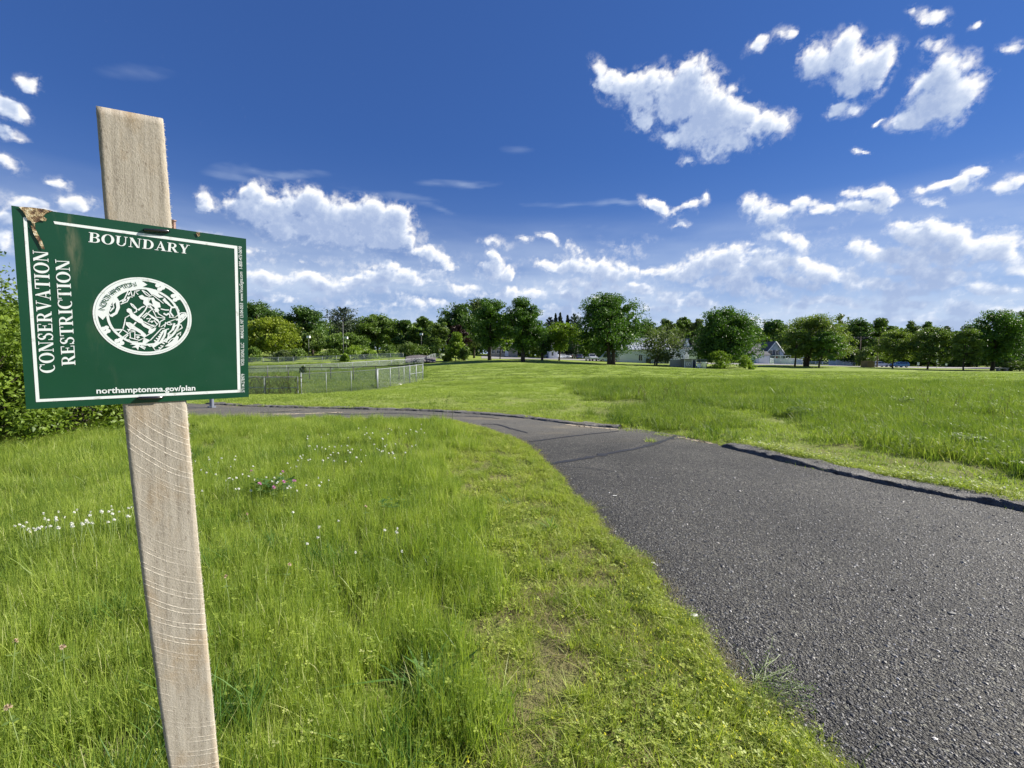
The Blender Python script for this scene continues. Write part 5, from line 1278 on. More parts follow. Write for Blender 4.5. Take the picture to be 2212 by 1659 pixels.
def wall_box(root, x0, x1, y0, y1, z0, z1, mat, gableends=None):
    mb = MB(); mb.box(((x0 + x1) / 2, (y0 + y1) / 2, (z0 + z1) / 2), (x1 - x0, y1 - y0, z1 - z0))
    if gableends == 'y':
        xm = (x0 + x1) / 2; n = len(mb.v); mb.v += [(x0, y0, z1), (x1, y0, z1), (xm, y0, gableends_z[0]), (x0, y1, z1), (x1, y1, z1), (xm, y1, gableends_z[0])]; mb.f += [(n, n + 1, n + 2), (n + 3, n + 5, n + 4), (n, n + 2, n + 5, n + 3), (n + 1, n + 4, n + 5, n + 2)]
    if gableends == 'x':
        ym = (y0 + y1) / 2; n = len(mb.v); mb.v += [(x0, y0, z1), (x0, y1, z1), (x0, ym, gableends_z[0]), (x1, y0, z1), (x1, y1, z1), (x1, ym, gableends_z[0])]; mb.f += [(n, n + 2, n + 1), (n + 3, n + 4, n + 5), (n, n + 3, n + 5, n + 2), (n + 1, n + 2, n + 5, n + 4)]
    return mb.build('wall', mat, root)
gableends_z = [0]
def mpx(Y): return Y / FPX
# long white building behind the airy tree
Yb = 118; g0 = GP(1344, Yb); g1 = GP(1447, Yb); Lx = g1.x - g0.x; zb = P(1400, 787, Yb).z; root = empty('white_building', (g0.x, Yb, zb), 0, 'long white clapboard building with pale metal roof behind the airy tree', 'building')
ze = P(1400, 755, Yb).z - zb; zr = P(1400, 731, Yb + 4).z - zb
gableends_z[0] = zr - .05; wall_box(root, -3, Lx, 0, 8, -.8, ze, M['siding'], 'x'); boards(root, -3, Lx, 0, ze, 0, M['siding'], .3)
mb = MB(); gable(mb, -3, Lx, 0, 8, ze, zr, 'x'); rf = mb.build('roof', M['roofmetal'], root)
for k in range(18):
    x = -3 + (Lx + 3) * k / 17; mb = MB(); ym = 4; mb.tube([(x, -.28, ze + .03), (x, ym, zr + .19)], .05, 4); mb.build('roof_seam', M['roofmetal'], rf)
for px, zpx, w, h in [(1383.5, 773, 1.1, 1.7), (1440, 777, 1.3, 2.0)]:
    q = P(px, zpx, Yb); window(root, q.x - g0.x, q.z - zb, w, h, -.03)
mb = MB(); q = GP(1402, Yb - 1); mb.box((q.x - g0.x, -.6, .7), (1.0, .9, 1.5)); mb.build('bin', M['shutter'], root)
# two-storey white house with dark roof right of it
Yh = 122; g0 = GP(1445, Yh); g1 = GP(1498, Yh); Lx = g1.x - g0.x; zb = P(1470, 790, Yh).z; root = empty('white_house', (g0.x, Yh, zb), 0, 'white house with dark shingle roof half hidden by the broad maple', 'house')
ze = P(1470, 752, Yh).z - zb; zr = P(1470, 733, Yh).z - zb
gableends_z[0] = zr - .05; wall_box(root, 0, Lx, 0, 9, -.8, ze, M['siding'], 'x'); boards(root, 0, Lx, 1.6, ze, 0, M['siding'], .3)
mb = MB(); mb.box((Lx * .35, -.06, .6), (Lx * .7, .1, 1.9)); mb.build('foundation', M['concrete'], root)
mb = MB(); gable(mb, 0, Lx, 0, 9, ze, zr, 'x'); mb.build('roof', M['shingle'], root)
q = P(1466.5, 773 - 5, Yh); window(root, q.x - g0.x, q.z - zb, .8, 1.3, -.03)
xg0 = P(1478, 775, Yh).x - g0.x; mb = MB(); mb.box((xg0 + 1.2, -1.5, ze * .62), (2.2, 3, ze * .55)); mb.build('porch', M['white'], root)
mb = MB(); gable(mb, xg0 - .2, xg0 + 4, 1, 6, ze + .4, P(1490, 731, Yh).z - zb, 'y'); mb.build('dormer', M['shingle'], root)
mb = MB(); q0, q1, q2 = P(1478.5, 757, Yh).x - g0.x, P(1493, 757, Yh).x - g0.x, P(1484, 735, Yh).z - zb
mb.poly([(q0, .6, ze + .3), (q1, .6, ze + .3), ((q0 + q1) / 2, .6, q2 + .3), (q0, 1., ze + .3), (q1, 1., ze + .3), ((q0 + q1) / 2, 1., q2 + .3)], [(0, 1, 2), (3, 5, 4), (0, 2, 5, 3), (1, 4, 5, 2), (0, 3, 4, 1)]); mb.build('gable_wall', M['siding'], root)
# garden shed with grey siding
Ys = 97; gg = GP(1479, Ys); ge = GP(1503.5, Ys); w = ge.x - gg.x; zb = P(1490, 795, Ys).z; hs = P(1490, 776, Ys).z - zb
root = empty('garden_shed', (gg.x, Ys, zb), 0, 'small grey garden shed with a white double window and dark doorway', 'shed')
wall_box(root, 0, w, 0, 2.2, -.3, hs * .95, M['greysiding']); boards(root, 0, w * .62, 0, hs * .93, 0, M['greysiding'], .2)
mb = MB(); mb.box((w / 2, 1.0, hs), (w + .2, 2.5, .12)); mb.build('roof', M['shingle'], root)
for k, xx in ((0, w * .22), (1, w * .42)):
    mb = MB(); mb.box((xx, -.05, hs * .45), (.34, .06, .6)); f = mb.build('window', M['white'], root); mb = MB(); mb.box((xx, -.09, hs * .45), (.18, .03, .42)); mb.build('pane', M['glass'], f)
mb = MB(); mb.box((w * .82, -.04, hs * .47), (w * .26, .07, hs * .85)); mb.build('door', M['shutter'], root)
for xx in (0, w * .66, w): mb = MB(); mb.box((xx, -.06, hs * .48), (.1, .1, hs * .97)); mb.build('corner_trim', M['white'], root)
Yf = 99; a = GP(1447, Yf); b = GP(1477, Yf); root = empty('board_fence', a, 0, 'low grey board screen joined to the left of the grey garden shed', 'fence'); n = 22; L = (b - a).length
me = None
for k in range(n):
    if me is None: mb = MB(); mb.box((0, 0, .75), (L / n * .94, .03, 1.5)); me = mb.mesh('fence_board', M['greysiding'])
    obj('board', me, root, (L * (k + .5) / n, (k % 2) * .008, 0))
mb = MB(); mb.box((L / 2, 0, 1.53), (L, .1, .06)); mb.build('cap_rail', M['white'], root)
a = GP(1504, 98); root = empty('deck', a, 0, 'raised grey deck with railing right of the garden shed', 'deck'); Ld = GP(1527, 98).x - a.x
mb = MB(); mb.box((Ld / 2, 1, .95), (Ld, 2, .12)); mb.build('floor', M['greysiding'], root)
for k in range(9): mb = MB(); mb.box((Ld * k / 8, 0, 1.4), (.09, .05, .9)); mb.build('baluster', M['greysiding'], root)
mb = MB(); mb.box((Ld / 2, 0, 1.85), (Ld + .1, .08, .08)); mb.build('handrail', M['greysiding'], root)
for k in range(4): mb = MB(); mb.box((Ld * k / 3, .1, .2), (.12, .12, 1.6)); mb.build('leg', M['greysiding'], root)
a = GP(1521, 95.5); root = empty('white_tub', a, 0, 'white ribbed tub standing right of the deck', 'tub'); mb = MB(); mb.tube([(0, 0, -.1), (0, 0, 1.25), (0, 0, 1.3)], [.42, .52, .56], 12); mb.build('tub', M['white'], root, True); mb = MB(); mb.tube([(0, 0, 1.3), (0, 0, 1.34)], .56, 12); mb.build('lid', M['white'], root)
for k, (px, lab) in enumerate([(1509, 'folded white garden chair leaning nearest the shed'), (1514, 'folded white garden chair beside the white tub')]):
    a = GP(px, 95.7); root = empty('garden_chair', a, .3 * k, lab, 'chair')
    for s in (-1, 1): mb = MB(); mb.tube([(s * .22, 0, 0), (s * .2, .25, 1.0)], .03, 5); mb.build('leg', M['white'], root)
    mb = MB(); mb.box((0, .17, .72), (.42, .05, .5)); mb.build('backrest', M['white'], root); mb = MB(); mb.box((0, .06, .36), (.42, .08, .3)); mb.build('seat', M['white'], root)
# blue-grey gabled house
Yg = 150; a = GP(1655, Yg); b = GP(1692, Yg); L = b.x - a.x; zb = P(1670, 784, Yg).z; ze = P(1670, 763, Yg).z - zb; zr = P(1670, 738, Yg).z - zb
root = empty('gabled_house', (a.x, Yg, zb), 0, 'blue-grey house with white-trimmed gable and dark shutters', 'house')
gableends_z[0] = zr - .2; wall_box(root, 0, L, 0, 9, -.8, ze, M['bluegrey'], 'y'); boards(root, 0, L, .2, zr - .5, 0, M['bluegrey'], .25, (ze, L / 2, zr))
mb = MB(); gable(mb, 0, L, 0, 9, ze, zr, 'y', .35); mb.build('roof', M['shingle'], root)
for s in (0, 1):
    mb = MB(); p0 = Vector((-.35 if s == 0 else L + .35, -.4, ze - .2)); p1 = Vector((L / 2, -.4, zr + .05)); mb.tube([p0, p1], .13, 4); mb.build('barge_board', M['white'], root)
for px in (1665.5, 1678): q = P(px, 762, Yg); window(root, q.x - a.x, q.z - zb, .9, 1.9, -.03, shutters=True)
mb = MB(); mb.box((L * .7, -1.4, 2.4), (L * .9, 2.6, .2)); mb.build('porch_roof', M['white'], root)
for k in range(4): mb = MB(); mb.box((L * .27 + k * L * .29, -2.5, 1.1), (.16, .16, 2.4)); mb.build('porch_column', M['white'], root)
mb = MB(); mb.box((L * .55, -.08, 1.2), (1.1, .1, 1.9)); mb.build('door', simple('red_door', (.22, .06, .04), .6), root)
mb = MB(); gable(mb, -6, 0, 1, 8, ze - .4, zr - .6, 'x'); mb.box((-3, 4.5, (ze - 1.2) / 2), (6, 6.8, ze)); mb.build('side_wing', M['shingle'], root)
# garage front left of it
a = GP(1634, 140); root = empty('garage', a, 0, 'low pale garage partly hidden left of the blue-grey house', 'garage'); mb = MB(); mb.box((2.0, 2, 1.3), (4.0, 4, 2.8)); mb.build('wall', M['siding'], root)
mb = MB(); gable(mb, 0, 4.0, 0, 4, 2.7, 3.6, 'x'); mb.build('roof', M['shingle'], root); mb = MB(); mb.box((2.0, -.05, 1.05), (2.6, .08, 2.0)); mb.build('door', M['white'], root)
# white vinyl fences
def panel_fence(label, px0, px1, Y, h, mat, gap=.2, w=None, pk=.17):
    a = GP(px0, Y); b = GP(px1, Y); a.z += .05; root = empty('panel_fence', a, math.atan2(b.y - a.y, b.x - a.x), label, 'fence'); L = math.hypot(b.x - a.x, b.y - a.y); n = int(L / pk); me = None; pm = None; dz = (b.z - a.z)
    for k in range(n):
        if me is None: mb = MB(); mb.box((0, 0, h / 2), (pk * (1 - gap), .025, h)); me = mb.mesh('picket', mat)
        obj('board', me, root, (L * (k + .5) / n, (k % 2) * .006, dz * k / n))
    for k in range(int(L / 2.4) + 1):
        if pm is None: mb = MB(); mb.box((0, 0, h / 2), (.14, .14, h + .2)); mb.box((0, 0, h + .13), (.19, .19, .07)); pm = mb.mesh('fence_post', mat)
        obj('post', pm, root, (k * 2.4, 0, dz * k * 2.4 / L))
    for zz in (.12, h - .1): mb = MB(); mb.tube([(0, -.03, zz), (L, -.03, zz + dz)], .06, 4); mb.build('rail', mat, root)
panel_fence('grey-white board fence nearest the gabled house', 1664, 1672, 143, 1.7, M['siding'], .03)
panel_fence('tall solid white vinyl fence behind the broad feathery tree', 1673, 1734, 148, 1.85, M['vinyl'], .03)
panel_fence('long solid white vinyl fence running to the utility poles', 1791, 1848, 150, 1.7, M['vinyl'], .03, pk=.25)
def rail_fence():
    a = GP(1732, 145); b = GP(1846, 147); root = empty('rail_fence', a, math.atan2(b.y - a.y, b.x - a.x), 'low white post-and-rail fence in front of the long vinyl fence', 'fence'); L = math.hypot(b.x - a.x, b.y - a.y); dz = b.z - a.z; me = None
    for k in range(int(L / 2.4) + 1):
        if me is None: mb = MB(); mb.box((0, 0, .55), (.14, .14, 1.3)); me = mb.mesh('rail_post', M['white'])
        obj('post', me, root, (k * 2.4, 0, dz * k * 2.4 / L))
    for zz in (.35, .72, 1.08): mb = MB(); mb.tube([(0, 0, zz), (L, 0, zz + dz)], .06, 4); mb.build('rail', M['white'], root)
rail_fence()
# dark board enclosure and block shelter near the poles
a = GP(1874, 118); b = GP(1890.5, 118); root = empty('board_enclosure', a, 0, 'square grey-brown board enclosure in front of the white car', 'enclosure'); L = b.x - a.x; me = None; hh = 1.55
for side_ in range(2):
    for k in range(9):
        if me is None: mb = MB(); mb.box((0, 0, hh / 2), (L / 9 * .92, .04, hh)); me = mb.mesh('enclosure_board', M['woodpole'])
        o = obj('board', me, root, (L * (k + .5) / 9, side_ * 2.2, 0))
mb = MB(); mb.box((.04, 1.1, hh / 2), (.05, 2.2, hh)); mb.box((L - .04, 1.1, hh / 2), (.05, 2.2, hh)); mb.build('side_panel', M['woodpole'], root)
mb = MB(); mb.box((L / 2, 1.1, hh + .05), (L + .1, 2.3, .07)); mb.build('cap', M['woodpole'], root)
# utility poles
def pole(label, px, top, Y, cross=True):
    g = GP(px, Y); h = P(px, top, Y).z - g.z; root = empty('utility_pole', g, 0, label, 'utility pole', 'pair of utility poles by the road'); mb = MB(); mb.tube([(0, 0, -.5), (0, 0, h)], [.17, .12], 8); mb.build('pole', M['woodpole'], root, True)
    mb = MB(); mb.box((0, -.15, h - .35), (4.6, .11, .13)); mb.build('crossarm', M['woodpole'], root)
    if not cross: mb = MB(); mb.box((0, -.15, h - 1.1), (2.6, .1, .12)); mb.build('crossarm', M['woodpole'], root)
    for x in (-2.1, -.9, .9, 2.1): mb = MB(); mb.tube([(x, -.15, h - .3), (x, -.15, h - .05)], .06, 6); mb.build('insulator', M['galv'], root)
    for s in (-1, 1): mb = MB(); mb.tube([(s * 1.1, -.15, h - .4), (0, -.15, h - 1.2)], .025, 4); mb.build('brace', M['galv'], root)
    return Vector((g.x, g.y, g.z + h))
p1 = pole('brown utility pole with wide crossarm, left of the pair', 1857, 727, 142); p2 = pole('greyer utility pole with two crossarms, right of the pair', 1895.5, 728, 126, False)
root = empty('power_line', p1, 0, 'three overhead wires sagging between the two utility poles', 'wires')
for k, x in enumerate((-2.1, .9, 2.1)):
    mb = MB(); A = Vector((x, -.15, -.05)); B = p2 - p1 + A; mb.tube([A.lerp(B, t / 8) - Vector((0, 0, .5 * math.sin(math.pi * t / 8))) for t in range(9)], .018, 4); mb.build('wire', M['shutter'], root)
    mb = MB(); B2 = A + Vector((-26, 10, -1.5)); mb.tube([A.lerp(B2, t / 8) - Vector((0, 0, .8 * math.sin(math.pi * t / 8))) for t in range(9)], .018, 4); mb.build('wire', M['shutter'], root)
# light poles in the park on the left
def lamp_pole(label, px, top, bot, Y, r=.07, head=True):
    g = GP(px, Y); h = P(px, top, Y).z - g.z; root = empty('light_pole', g, 0, label, 'light pole', 'light poles in the park on the left'); mb = MB(); mb.tube([(0, 0, -.3), (0, 0, h)], [r * 1.2, r * .8], 8); mb.build('pole', simple('pole_grey', (.13, .135, .13), .7), root, True)
    if head: mb = MB(); mb.box((0, 0, h + .15), (.75, .7, .55)); mb.build('lamp_head', M['white'], root)
lamp_pole('light pole with white box head in front of the low dark tree', 667.5, 729, 762, 118); lamp_pole('light pole with white box head just right of the tall thin pole', 748.5, 731, 762, 118)
lamp_pole('tall thin bare pole in front of the grey pine', 742, 697, 766, 108, .09, False); lamp_pole('light pole rising between the slender pale tree and the dark tree', 961.5, 706, 770, 130); lamp_pole('light pole half hidden in the small-topped green tree', 910.5, 723, 765, 128)
# road signs
def road_sign(label, px, top, Y, w, h, shape='rect', mat='white'):
    g = GP(px, Y); ht = P(px, top, Y).z - g.z; root = empty('road_sign', g, 0, label, 'road sign', 'small signs along the road at the right'); mb = MB(); mb.tube([(0, 0, -.2), (0, 0, ht)], .035, 6); mb.build('post', M['galv'], root)
    mb = MB(); mb.box((0, -.05, ht - h / 2), (w, .02, h)); mb.build('plate', M[mat], root)
road_sign('small pale sign on a post left of the young spreading street tree', 1984, 782, 124, .6, .85); road_sign('white sign on a tall post right of the young spreading street tree', 2024.6, 776.5, 122, .6, .75); road_sign('lowest white sign on a post by the slim young tree', 2044.6, 784, 122, .55, .65)
road_sign('small pale notice by the broad feathery tree', 1687, 776, 132, .4, .5)
a = GP(2166, 98); root = empty('granite_bench', (a.x, a.y, a.z), .1, 'low grey stone bench in front of the clipped shrub', 'bench'); mb = MB(); mb.box((0, 0, .62), (2.6, .7, .22)); mb.build('seat', M['stone'], root)
for s in (-1, 1): mb = MB(); mb.box((s * .95, 0, .25), (.35, .6, .54)); mb.build('leg', M['stone'], root)
# distant low buildings at the left of the car park
a = GP(1056, 158); root = empty('tan_building', a, 0, 'low tan building glimpsed under the two tall maples', 'building'); L = GP(1118, 158).x - a.x; mb = MB(); mb.box((L / 2, 4, 1.4), (L, 8, 3.4)); mb.build('wall', M['tan'], root); mb = MB(); gable(mb, 0, L, 0, 8, 3.0, 4.6, 'x'); mb.build('roof', M['shingle'], root)
mb = MB(); mb.box((L * .62, -.05, 1.3), (1.2, .1, 2.3)); mb.build('door', M['white'], root)
for k in range(3): window(root, L * (.15 + .18 * k), 1.6, 1.2, 1.2, -.03)
a = GP(1186, 150); root = empty('porch_building', a, 0, 'white porch building behind the round light green tree', 'building'); L = GP(1203, 150).x - a.x; mb = MB(); mb.box((L / 2, 4, 2.0), (L, 8, 4.2)); mb.build('wall', M['siding'], root); mb = MB(); gable(mb, 0, L, 0, 8, 4.0, 5.2, 'x'); mb.build('roof', M['shingle'], root)
for k in range(3): mb = MB(); mb.box((.4 + k * L * .42, -1.6, 1.4), (.3, .3, 3.0)); mb.build('porch_column', M['white'], root)
mb = MB(); mb.box((L / 2, -1.0, 3.1), (L, 2.2, .3)); mb.build('porch_roof', M['white'], root)
for k in range(1): window(root, L * .5, 1.5, 1.0, 1.3, -.03)

# ------------------------------------------------------------------ vehicles
def car(label, px, Y, rz, kind, paint, L=4.6, Wd=1.85, Hh=1.6, cat='car'):
    g = GP(px, Y); root = empty({'suv': 'parked_car', 'van': 'parked_van', 'pickup': 'pickup_truck'}[kind], (g.x, g.y, g.z + .045), rz, label, cat)
    l = L / 2
    if kind == 'suv': prof = [(-l, .45), (-l, .95), (-l * .96, 1.05), (-l * .84, Hh * .97), (-l * .2, Hh), (l * .12, Hh * .97), (l * .42, 1.05), (l * .92, .92), (l, .72), (l, .38), (l * .8, .28), (-l * .85, .28)]
    elif kind == 'van': prof = [(-l, .4), (-l, 1.1), (-l * .97, Hh * .96), (-l * .9, Hh), (l * .45, Hh), (l * .72, 1.15), (l * .97, .95), (l, .7), (l, .35), (l * .8, .28), (-l * .85, .28)]
    else: prof = [(-l, .5), (-l, 1.05), (-l * .12, 1.05), (-l * .08, Hh * .97), (l * .3, Hh), (l * .5, 1.1), (l * .95, 1.02), (l, .8), (l, .42), (l * .8, .32), (-l * .85, .32)]
    import bmesh
    def hull(prof, w0, w1, zc):
        bm = bmesh.new(); A = []; B = []
        for x, z in prof:
            w = w0 if z < zc else w0 + (w1 - w0) * (z - zc) / (Hh - zc); A.append(bm.verts.new((x, -w / 2, z))); B.append(bm.verts.new((x, w / 2, z)))
        bm.faces.new(A); bm.faces.new(B[::-1])
        for i in range(len(prof)): j = (i + 1) % len(prof); bm.faces.new((A[i], B[i], B[j], A[j]))
        bmesh.ops.recalc_face_normals(bm, faces=bm.faces); bmesh.ops.bevel(bm, geom=[e for e in bm.edges], offset=.05, segments=2, affect='EDGES'); return bm
    pm = bpy.data.materials.get('paint_' + kind + str(paint)) or simple('paint_' + kind + str(paint), paint, .22, .2, var=.02, spec=.7)
    me = bpy.data.meshes.new('car_body'); bm = hull(prof, Wd, Wd * .80, 1.0); bm.to_mesh(me); bm.free(); me.materials.append(pm); obj('body', me, root)
    x0, x1 = {'suv': (-l * .80, l * .32), 'van': (-l * .85, l * .62), 'pickup': (-l * .06, l * .42)}[kind]
    for s in (-1, 1):
        mb = MB(); y = s * (Wd * .44); n = 3
        for k in range(n):
            a = x0 + (x1 - x0) * k / n + .06; b = x0 + (x1 - x0) * (k + 1) / n - .06; tb = b - (.30 if k == n - 1 else 0); ta = a + (.12 if k == 0 else 0)
            mb = MB(); mb.poly([(a, s * Wd * .507, 1.04), (b, s * Wd * .507, 1.04), (tb, s * Wd * .435, Hh * .94), (ta, s * Wd * .435, Hh * .94), (a, s * Wd * .47, 1.04), (b, s * Wd * .47, 1.04), (tb, s * Wd * .40, Hh * .94), (ta, s * Wd * .40, Hh * .94)], [(0, 1, 2, 3), (4, 7, 6, 5), (0, 4, 5, 1), (3, 2, 6, 7), (0, 3, 7, 4), (1, 5, 6, 2)]); mb.build('side_window', M['glass'], root)
    xf = prof[6][0] if kind == 'suv' else prof[5][0]; xt = prof[5][0] if kind == 'suv' else prof[4][0]
    mb = MB(); mb.poly([(xf + .02, -Wd * .42, 1.1), (xf + .02, Wd * .42, 1.1), (xt + .08, Wd * .36, Hh * .95), (xt + .08, -Wd * .36, Hh * .95)], [(0, 1, 2, 3)]); mb.build('windscreen', M['glass'], root)
    mb = MB(); mb.box((-l * (.93 if kind != 'pickup' else .1), 0, Hh * .8), (.06, Wd * .74, Hh * .24)); mb.build('rear_window', M['glass'], root)
    for x in (-l * .62, l * .62):
        for s in (-1, 1):
            mb = MB(); mb.tube([(x, s * (Wd / 2 - .22), .33), (x, s * (Wd / 2 + .01), .33)], .34, 16); wh = mb.build('wheel', M['tyre'], root); mb = MB(); mb.tube([(x, s * (Wd / 2 - .02), .33), (x, s * (Wd / 2 + .025), .33)], .2, 10); mb.build('rim', M['rim'], wh)
    for s in (-1, 1):
        mb = MB(); mb.box((l * .985, s * Wd * .36, .78), (.1, .34, .16)); mb.build('headlight', M['chrome'], root); mb = MB(); mb.box((-l * .995, s * Wd * .4, .95), (.08, .22, .3)); mb.build('tail_light', M['red'], root)
        mb = MB(); mb.box((l * .3, s * (Wd / 2 + .1), 1.08), (.12, .2, .13)); mb.build('mirror', pm, root)
    mb = MB(); mb.box((l * 1.0, 0, .5), (.08, Wd * .7, .16)); mb.build('bumper', M['shutter'], root)
W_ = (.72, .74, .76)
car('white car parked behind the grey-brown board enclosure', 1900, 131, .0, 'suv', W_, 4.7)
car('bright blue hatchback parked under the young street tree', 1943, 128, math.pi, 'suv', (.03, .14, .38), 4.4, 1.85, 1.55)
car('dark car parked behind the bright blue hatchback', 1931, 133, math.pi, 'suv', (.03, .035, .045), 4.6)
car('white car parked left of the round light green tree\'s shade', 1219, 152, -.5, 'suv', W_, 4.6, 1.85, 1.45)
car('dark car parked right of the round light green tree', 1235, 156, 1.2, 'suv', (.025, .03, .03), 4.6)
car('small blue-grey car far back left of the biggest tree', 1253, 150, 1.3, 'suv', (.12, .16, .24), 4.4)
car('white pickup facing the field left of the biggest tree', 1277, 119, -1.45, 'pickup', W_, 5.3, 1.95, 1.8, 'pickup')
car('pale van parked behind the trunks of the biggest tree', 1314, 117, math.pi, 'van', (.55, .58, .6), 5.2, 1.95, 2.0, 'van')
car('silver car glimpsed under the copper maple shade at left', 1190, 156, .1, 'suv', (.4, .42, .45), 4.6)

# ------------------------------------------------------------------ grass, clover and small plants (real blades)
HID = {}
def proto_collection(name, meshes):
    c = bpy.data.collections.new(name)
    for k, me in enumerate(meshes):
        c.objects.link(bpy.data.objects.new('%s_%02d' % (name, k), me))
    HID[name] = c; return c
def scatter(name, pts, rot, scl, coll, nvar, seed):
    rg = np.random.default_rng(seed); n = len(pts)
    me = bpy.data.meshes.new(name); me.vertices.add(n); me.vertices.foreach_set('co', np.asarray(pts, np.float32).ravel())
    for nm, ty, arr in (('rot', 'FLOAT_VECTOR', rot), ('scl', 'FLOAT', scl), ('pick', 'INT', rg.integers(nvar, size=n))):
        a = me.attributes.new(nm, ty, 'POINT')
        if ty == 'FLOAT_VECTOR': a.data.foreach_set('vector', np.asarray(arr, np.float32).ravel())
        else: a.data.foreach_set('value', np.asarray(arr, np.int32 if ty == 'INT' else np.float32))
    me.update(); o = obj(name, me)
    g = bpy.data.node_groups.new(name, 'GeometryNodeTree')
    g.interface.new_socket('Geometry', in_out='INPUT', socket_type='NodeSocketGeometry'); g.interface.new_socket('Geometry', in_out='OUTPUT', socket_type='NodeSocketGeometry')
    gi = g.nodes.new('NodeGroupInput'); go = g.nodes.new('NodeGroupOutput'); ip = g.nodes.new('GeometryNodeInstanceOnPoints'); ci = g.nodes.new('GeometryNodeCollectionInfo')
    ci.inputs['Collection'].default_value = coll; ci.inputs['Separate Children'].default_value = True; ci.inputs['Reset Children'].default_value = True
    ip.inputs['Pick Instance'].default_value = True
    def na(nm, ty):
        q = g.nodes.new('GeometryNodeInputNamedAttribute'); q.data_type = ty; q.inputs['Name'].default_value = nm; return q.outputs['Attribute']
    L = g.links.new
    L(gi.outputs[0], ip.inputs['Points']); L(ci.outputs[0], ip.inputs['Instance']); L(na('pick', 'INT'), ip.inputs['Instance Index'])
    L(na('rot', 'FLOAT_VECTOR'), ip.inputs['Rotation']); L(na('scl', 'FLOAT'), ip.inputs['Scale']); L(ip.outputs[0], go.inputs[0])
    md = o.modifiers.new('scatter', 'NODES'); md.node_group = g
    tag(o, kind='stuff'); return o
def blades(n, rad, h0, h1, w, lean, rg, seg=3, curl=.6, clumpy=0):
    ang = rg.uniform(0, 6.28, n); rr = rad * np.sqrt(rg.uniform(0, 1, n)); x = np.cos(ang) * rr; y = np.sin(ang) * rr
    if clumpy:
        cc = rg.uniform(-rad, rad, (clumpy, 2)) * .8; j = rg.integers(clumpy, size=n); m = rg.random(n) < .6
        x = np.where(m, cc[j, 0] + rg.normal(0, rad * .1, n), x); y = np.where(m, cc[j, 1] + rg.normal(0, rad * .1, n), y)
    h = rg.uniform(h0, h1, n); d = rg.uniform(0, 6.28, n); ln = np.abs(rg.normal(0, lean, n)); ww = w * rg.uniform(.6, 1.4, n)
    fd = d + rg.normal(0, .9, n); tx, ty = -np.sin(fd), np.cos(fd)
    rows = []
    for k in range(seg + 1):
        t = k / seg; off = h * (ln * t + curl * ln * t * t); zz = h * (t - .18 * ln * t * t)
        rows.append((x + np.cos(d) * off, y + np.sin(d) * off, np.maximum(zz, .004 if k else -.01), ww * (1 - t ** 1.6 * .97) * .5))
    V = []
    for (a, b, c, q) in rows[:-1]:
        V.append(np.stack([a - tx * q, b - ty * q, c], 1)); V.append(np.stack([a + tx * q, b + ty * q, c], 1))
    V.append(np.stack(rows[-1][:3], 1)); K = len(V)
    V = np.stack(V, 1).reshape(-1, 3); i = np.arange(n)[:, None] * K
    Q = [i + (2 * k, 2 * k + 1, 2 * k + 3, 2 * k + 2) for k in range(seg - 1)]
    Tt = i + (K - 3, K - 2, K - 1)
    tint = np.repeat(np.clip(rg.beta(1.3, 1.3, n) + (rg.random(n) < .06) * .6, 0, 1.4), K)
    return V, (np.concatenate(Q) if Q else np.zeros((0, 4), int)), Tt, tint
def merge(parts):
    V = []; Q = []; T = []; t = []; o = 0
    for v, q, tt, ti in parts:
        V.append(v); Q.append(q + o); T.append(tt + o); t.append(ti); o += len(v)
    return np.concatenate(V), [np.concatenate(Q), np.concatenate(T)], np.concatenate(t)
def leaflets(n, rad, h0, h1, s, rg, lobes=3):
    """low clover or medick leaves: three rounded leaflets on a short stem"""
    V = []; Q = []; ti = []
    for k in range(n):
        a = rg.uniform(0, 6.28); r = rad * math.sqrt(rg.random()); cx, cy, z = math.cos(a) * r, math.sin(a) * r, rg.uniform(h0, h1); ss = s * rg.uniform(.6, 1.3); tt = rg.random()
        nx, ny = rg.normal(0, .25, 2); a0 = rg.uniform(0, 6.28)
        for l in range(lobes):
            b = a0 + l * 6.283 / lobes; u = np.array([math.cos(b), math.sin(b), math.cos(b) * nx + math.sin(b) * ny + .15]); w = np.array([-math.sin(b), math.cos(b), -math.sin(b) * nx + math.cos(b) * ny])
            c = np.array([cx, cy, z]); o = len(V)
            V += [c, c + u * ss * .6 + w * ss * .42, c + u * ss * 1.05, c + u * ss * .6 - w * ss * .42]; Q.append((o, o + 1, o + 2, o + 3)); ti += [tt] * 4
    return np.array(V), np.array(Q), np.zeros((0, 3), int), np.array(ti)
def protos(name, k, fn, mat):
    out = []
    for i in range(k):
        rg = np.random.default_rng(abs(hash(name)) % 1 + 1000 * len(HID) + i)
        V, F, t = merge(fn(rg)); out.append(mesh_np(name, V, F, mat, False, t))
    return proto_collection(name, out)
NV = 5
cLong = protos('long_grass', NV, lambda rg: [blades(230, .17, .06, .22, .0040, .26, rg, 3, .6, 4), blades(60, .17, .14, .27, .0022, .16, rg, 3, .4), leaflets(26, .16, .05, .15, .012, rg)], M['grass_long'])
cLong2 = protos('long_grass_wide', NV, lambda rg: [blades(200, .34, .10, .26, .0065, .28, rg, 3, .7, 8)], M['grass_long'])
cShort = protos('short_grass', NV, lambda rg: [blades(210, .15, .02, .085, .0040, .85, rg, 2, .4, 5)], M['grass_short'])
cThatch = protos('dry_thatch', 3, lambda rg: [blades(70, .15, .02, .06, .0022, 2.2, rg, 2, .1)], M['grass_dry'])
cClover = protos('clover_mat', NV, lambda rg: [leaflets(46, .14, .015, .065, .0095, rg)], M['grass_short'])
cLawn = protos('lawn_grass', NV, lambda rg: [blades(460, .55, .02, .075, .008, .7, rg, 2, .5, 9)], M['lawn'])
